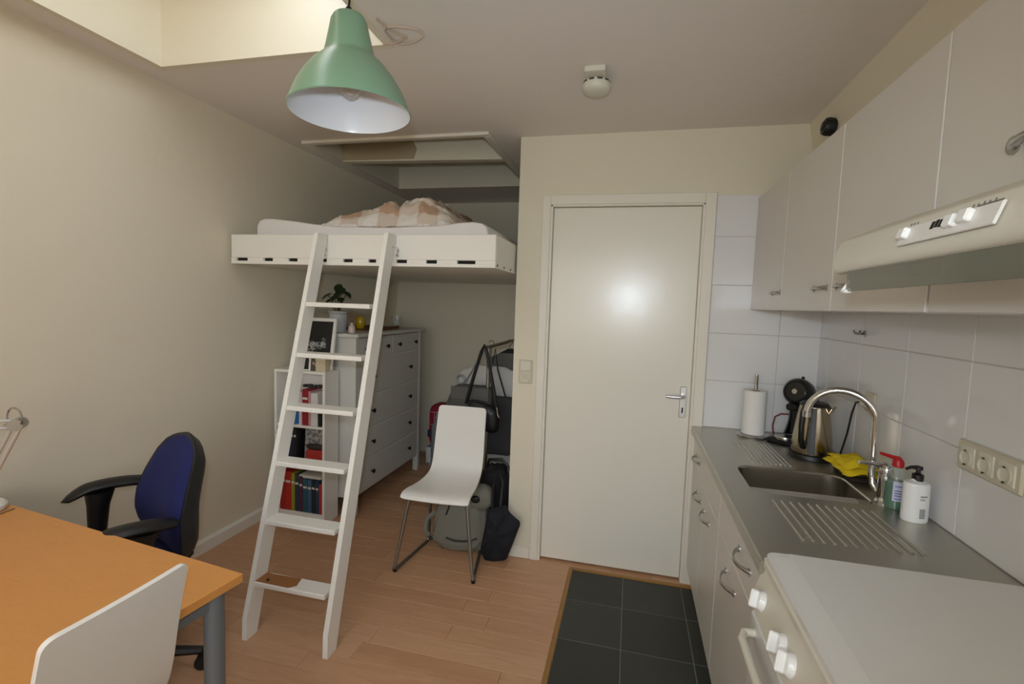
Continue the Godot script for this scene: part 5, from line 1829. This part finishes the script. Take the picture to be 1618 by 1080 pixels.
	for s in [-1.0, 1.0]:
		mb = MB.new()
		mb.sheet(16, 10, func(u, w):
			var a: float = w * TAU
			var z: float = lerpf(0.03 if s > 0 else -0.07, 0.29 if s > 0 else 0.265, u)
			var wid: float = 0.042 * pow(clampf(1.0 - pow(absf(u * 2 - 1), 4.0), 0, 1), 0.5) + 0.001
			var th: float = 0.019 * pow(clampf(1.0 - pow(absf(u * 2 - 1), 4.0), 0, 1), 0.5) + 0.001
			return Vector3(s * (0.255 + 0.02 * sin(u * PI)) + cos(a) * wid, 0.655 + 0.025 * sin(u * PI * 0.8) - 0.02 * smoothstep(0.75, 1.0, u) + sin(a) * th, z), 0.001)
		obj("armrest", mb, M.black, t, 60.0)
		mb = MB.new()
		mb.tube([Vector3(s * 0.15, 0.39, 0.16), Vector3(s * 0.24, 0.385, 0.16), Vector3(s * 0.265, 0.41, 0.16), Vector3(s * 0.272, 0.50, 0.155), Vector3(s * 0.272, 0.60, 0.15), Vector3(s * 0.27, 0.66, 0.145)], [0.018, 0.022, 0.026, 0.032, 0.038, 0.05], 10)
		obj("arm_post", mb, M.black, t)
	# desk lamp
	t = thing("desk_lamp", "white jointed desk lamp on the desk's far corner by the left wall", "desk lamp", Vector3(-2.165, 0.690, -1.165))
	mb = MB.new()
	mb.lathe([Vector2(0, 0), Vector2(0.066, 0), Vector2(0.072, 0.006), Vector2(0.072, 0.018), Vector2(0.064, 0.026), Vector2(0.015, 0.030), Vector2(0.012, 0.05), Vector2(0, 0.05)], 28)
	obj("base", mb, M.chairwhite, t)
	var b0 := Vector3(0, 0.045, 0)
	var el := Vector3(0.23, 0.335, 0.015)
	var hd := Vector3(0.02, 0.36, 0.33)
	for s in [-1.0, 1.0]:
		mb = MB.new()
		var o: Vector3 = Vector3(0.012, -0.008, 0.0) * s
		mb.tube([b0 + o, el + o], 0.006, 8)
		obj("lower_arm", mb, mat("d9dcdc", 0.3, 0.3), t)
		mb = MB.new()
		o = Vector3(0, 0.012, 0) * s
		mb.tube([el + o, hd + o], 0.0055, 8)
		obj("upper_arm", mb, mat("c9cac6", 0.3, 0.4), t)
	mb = MB.new()
	mb.tube([el + Vector3(-0.015, 0, -0.018), el + Vector3(0.015, 0, 0.018)], 0.02, 14)
	mb.tube([el + Vector3(-0.03, -0.01, 0.012), el + Vector3(0.02, 0.012, 0.0)], 0.012, 10)
	obj("joint", mb, M.satin, t)
	mb = MB.new()
	var cp := []
	for k in 15:
		var a := -0.6 + 4.0 * k / 14.0
		cp.append(el + Vector3(0.0 + cos(a) * 0.033, 0.022 + sin(a) * 0.033, 0.008))
	mb.tube(cp, 0.003, 6)
	obj("cord", mb, M.satin, t)
	mb = MB.new()
	mb.xf = Transform3D(Basis(Vector3.RIGHT, 0.35), hd + Vector3(0, -0.03, 0.04))
	mb.lathe([Vector2(0.07, -0.06), Vector2(0.072, -0.058), Vector2(0.055, 0.0), Vector2(0.03, 0.04), Vector2(0.012, 0.055), Vector2(0, 0.056), Vector2(0, 0.050), Vector2(0.026, 0.036), Vector2(0.05, -0.002), Vector2(0.07, -0.06)], 24)
	obj("shade", mb, M.chairwhite, t)
	mb = MB.new()
	mb.tube([Vector3(0.03, 0.02, 0.0), Vector3(0.075, 0.014, 0.03), Vector3(0.088, 0.004, 0.035), Vector3(0.09, 0.003, 0.01), Vector3(0.085, 0.003, -0.05)], 0.003, 6)
	obj("mains_cord", mb, M.satin, t)

# ---------------------------------------------------------------- things on the ceiling
func ceiling_things() -> void:
	var C := 2.39
	var t := thing("pendant_lamp", "mint green metal pendant lamp with a white inside, hanging from the ceiling", "pendant lamp", Vector3(-0.785, 1.985, -1.25))
	t.scale = Vector3(0.86, 0.86, 0.86)
	t.rotation.z = 0.03
	var mb := MB.new()
	mb.lathe([Vector2(0.188, 0.0), Vector2(0.1905, 0.003), Vector2(0.189, 0.008), Vector2(0.180, 0.030), Vector2(0.164, 0.068), Vector2(0.142, 0.105), Vector2(0.115, 0.140), Vector2(0.092, 0.162), Vector2(0.084, 0.169), Vector2(0.080, 0.174), Vector2(0.077, 0.184), Vector2(0.073, 0.20), Vector2(0.063, 0.245), Vector2(0.056, 0.280), Vector2(0.047, 0.296), Vector2(0.026, 0.304), Vector2(0.010, 0.306), Vector2(0, 0.306)], 64)
	obj("shade", mb, M.green, t, 30.0)
	mb = MB.new()
	mb.lathe([Vector2(0.0, 0.288), Vector2(0.038, 0.286), Vector2(0.046, 0.274), Vector2(0.061, 0.195), Vector2(0.068, 0.172), Vector2(0.085, 0.162), Vector2(0.112, 0.137), Vector2(0.139, 0.102), Vector2(0.161, 0.066), Vector2(0.177, 0.029), Vector2(0.186, 0.008), Vector2(0.188, 0.0)], 64)
	obj("shade_inside", mb, M.lampwhite, t, 60.0)
	mb = MB.new()
	mb.lathe([Vector2(0, 0.048), Vector2(0.012, 0.050), Vector2(0.026, 0.060), Vector2(0.034, 0.080), Vector2(0.034, 0.095), Vector2(0.027, 0.118), Vector2(0.016, 0.140), Vector2(0.013, 0.155), Vector2(0, 0.155)], 24)
	var bm := mat("e6e3da", 0.12)
	bm.transparency = BaseMaterial3D.TRANSPARENCY_ALPHA
	bm.albedo_color = Color(0.85, 0.83, 0.78, 0.45)
	obj("bulb", mb, bm, t, 60.0)
	mb = MB.new()
	mb.lathe([Vector2(0, 0.155), Vector2(0.018, 0.155), Vector2(0.020, 0.21), Vector2(0, 0.215)], 20)
	obj("socket", mb, M.chairwhite, t)
	mb = MB.new()
	mb.lathe([Vector2(0.012, 0.304), Vector2(0.012, 0.318), Vector2(0.007, 0.326), Vector2(0.0, 0.327)], 14)
	mb.tube([Vector3(0, 0.324, 0), Vector3(0.010, 0.40, 0), Vector3(0.022, 0.471, 0)], 0.0035, 8)
	obj("cord", mb, M.black, t)
	mb = MB.new()
	mb.lathe([Vector2(0, 0.455), Vector2(0.018, 0.456), Vector2(0.022, 0.470), Vector2(0, 0.470)], 18, Vector3(0.022, 0, 0))
	obj("ceiling_hook", mb, M.chairwhite, t)
	# loose cream cable on the ceiling beside the skylight corner
	t = thing("ceiling_cable", "thin cream cable looped on the ceiling beside the skylight corner", "cable", Vector3(-0.84, C - 0.004, -1.63))
	mb = MB.new()
	var pts := []
	for k in 26:
		var a := k / 25.0 * TAU * 0.95
		pts.append(Vector3(0.018 + 0.062 * cos(a) + 0.016 * cos(2 * a), 0, 0.01 + 0.055 * sin(a)))
	mb.tube(pts, 0.004, 6)
	mb.tube([Vector3(-0.075, 0, -0.03), Vector3(-0.04, 0, -0.035), Vector3(0.0, -0.001, -0.02), Vector3(0.03, 0, 0.0)], 0.004, 6)
	mb.tube([Vector3(-0.02, 0, 0.12), Vector3(-0.005, 0, 0.04), Vector3(0.03, 0, -0.01)], 0.004, 6)
	obj("cable", mb, mat("c8b6a4", 0.7), t)
	# smoke detector
	t = thing("smoke_detector", "round cream smoke detector on a square ceiling plate in front of the door", "smoke detector", Vector3(-0.183, C, -2.05))
	obj("plate", bx(Vector3(-0.040, -0.022, -0.02), Vector3(0.040, 0, 0.105), 0.003), M.cream, t)
	mb = MB.new()
	mb.lathe([Vector2(0, -0.066), Vector2(0.034, -0.065), Vector2(0.050, -0.058), Vector2(0.057, -0.048), Vector2(0.058, -0.036), Vector2(0.057, -0.031), Vector2(0, -0.031)], 32)
	obj("cover", mb, M.cream, t)
	for k in 10:
		mb = MB.new()
		mb.xf = Transform3D(Basis(Vector3.UP, TAU * k / 10), Vector3.ZERO)
		mb.box(Vector3(0.045, -0.0265, 0), Vector3(0.018, 0.009, 0.020), 0.001)
		obj("vent_slot", mb, mat("4a463f", 0.8), t)
	mb = MB.new()
	mb.lathe([Vector2(0.0, -0.0305), Vector2(0.050, -0.0305), Vector2(0.052, -0.0225), Vector2(0, -0.0225)], 32)
	obj("collar", mb, M.cream, t)
	# black sensor on the sloping wall above the cabinets
	t = thing("wall_sensor", "small black rounded sensor on the sloping wall above the wall cabinets", "sensor", Vector3(0.806, 2.278, -2.43))
	mb = MB.new()
	mb.xf = Transform3D(Basis(Vector3.BACK, PI / 2 - 0.16), Vector3.ZERO)
	mb.lathe([Vector2(0.036, -0.002), Vector2(0.038, 0.026), Vector2(0.034, 0.040), Vector2(0.024, 0.045), Vector2(0.0, 0.046)], 24)
	obj("housing", mb, M.black, t)
	mb = MB.new()
	mb.xf = Transform3D(Basis(Vector3.BACK, PI / 2 - 0.16), Vector3.ZERO)
	mb.lathe([Vector2(0.020, 0.0445), Vector2(0.018, 0.049), Vector2(0.0, 0.051)], 20)
	obj("lens", mb, M.blackgloss, t)
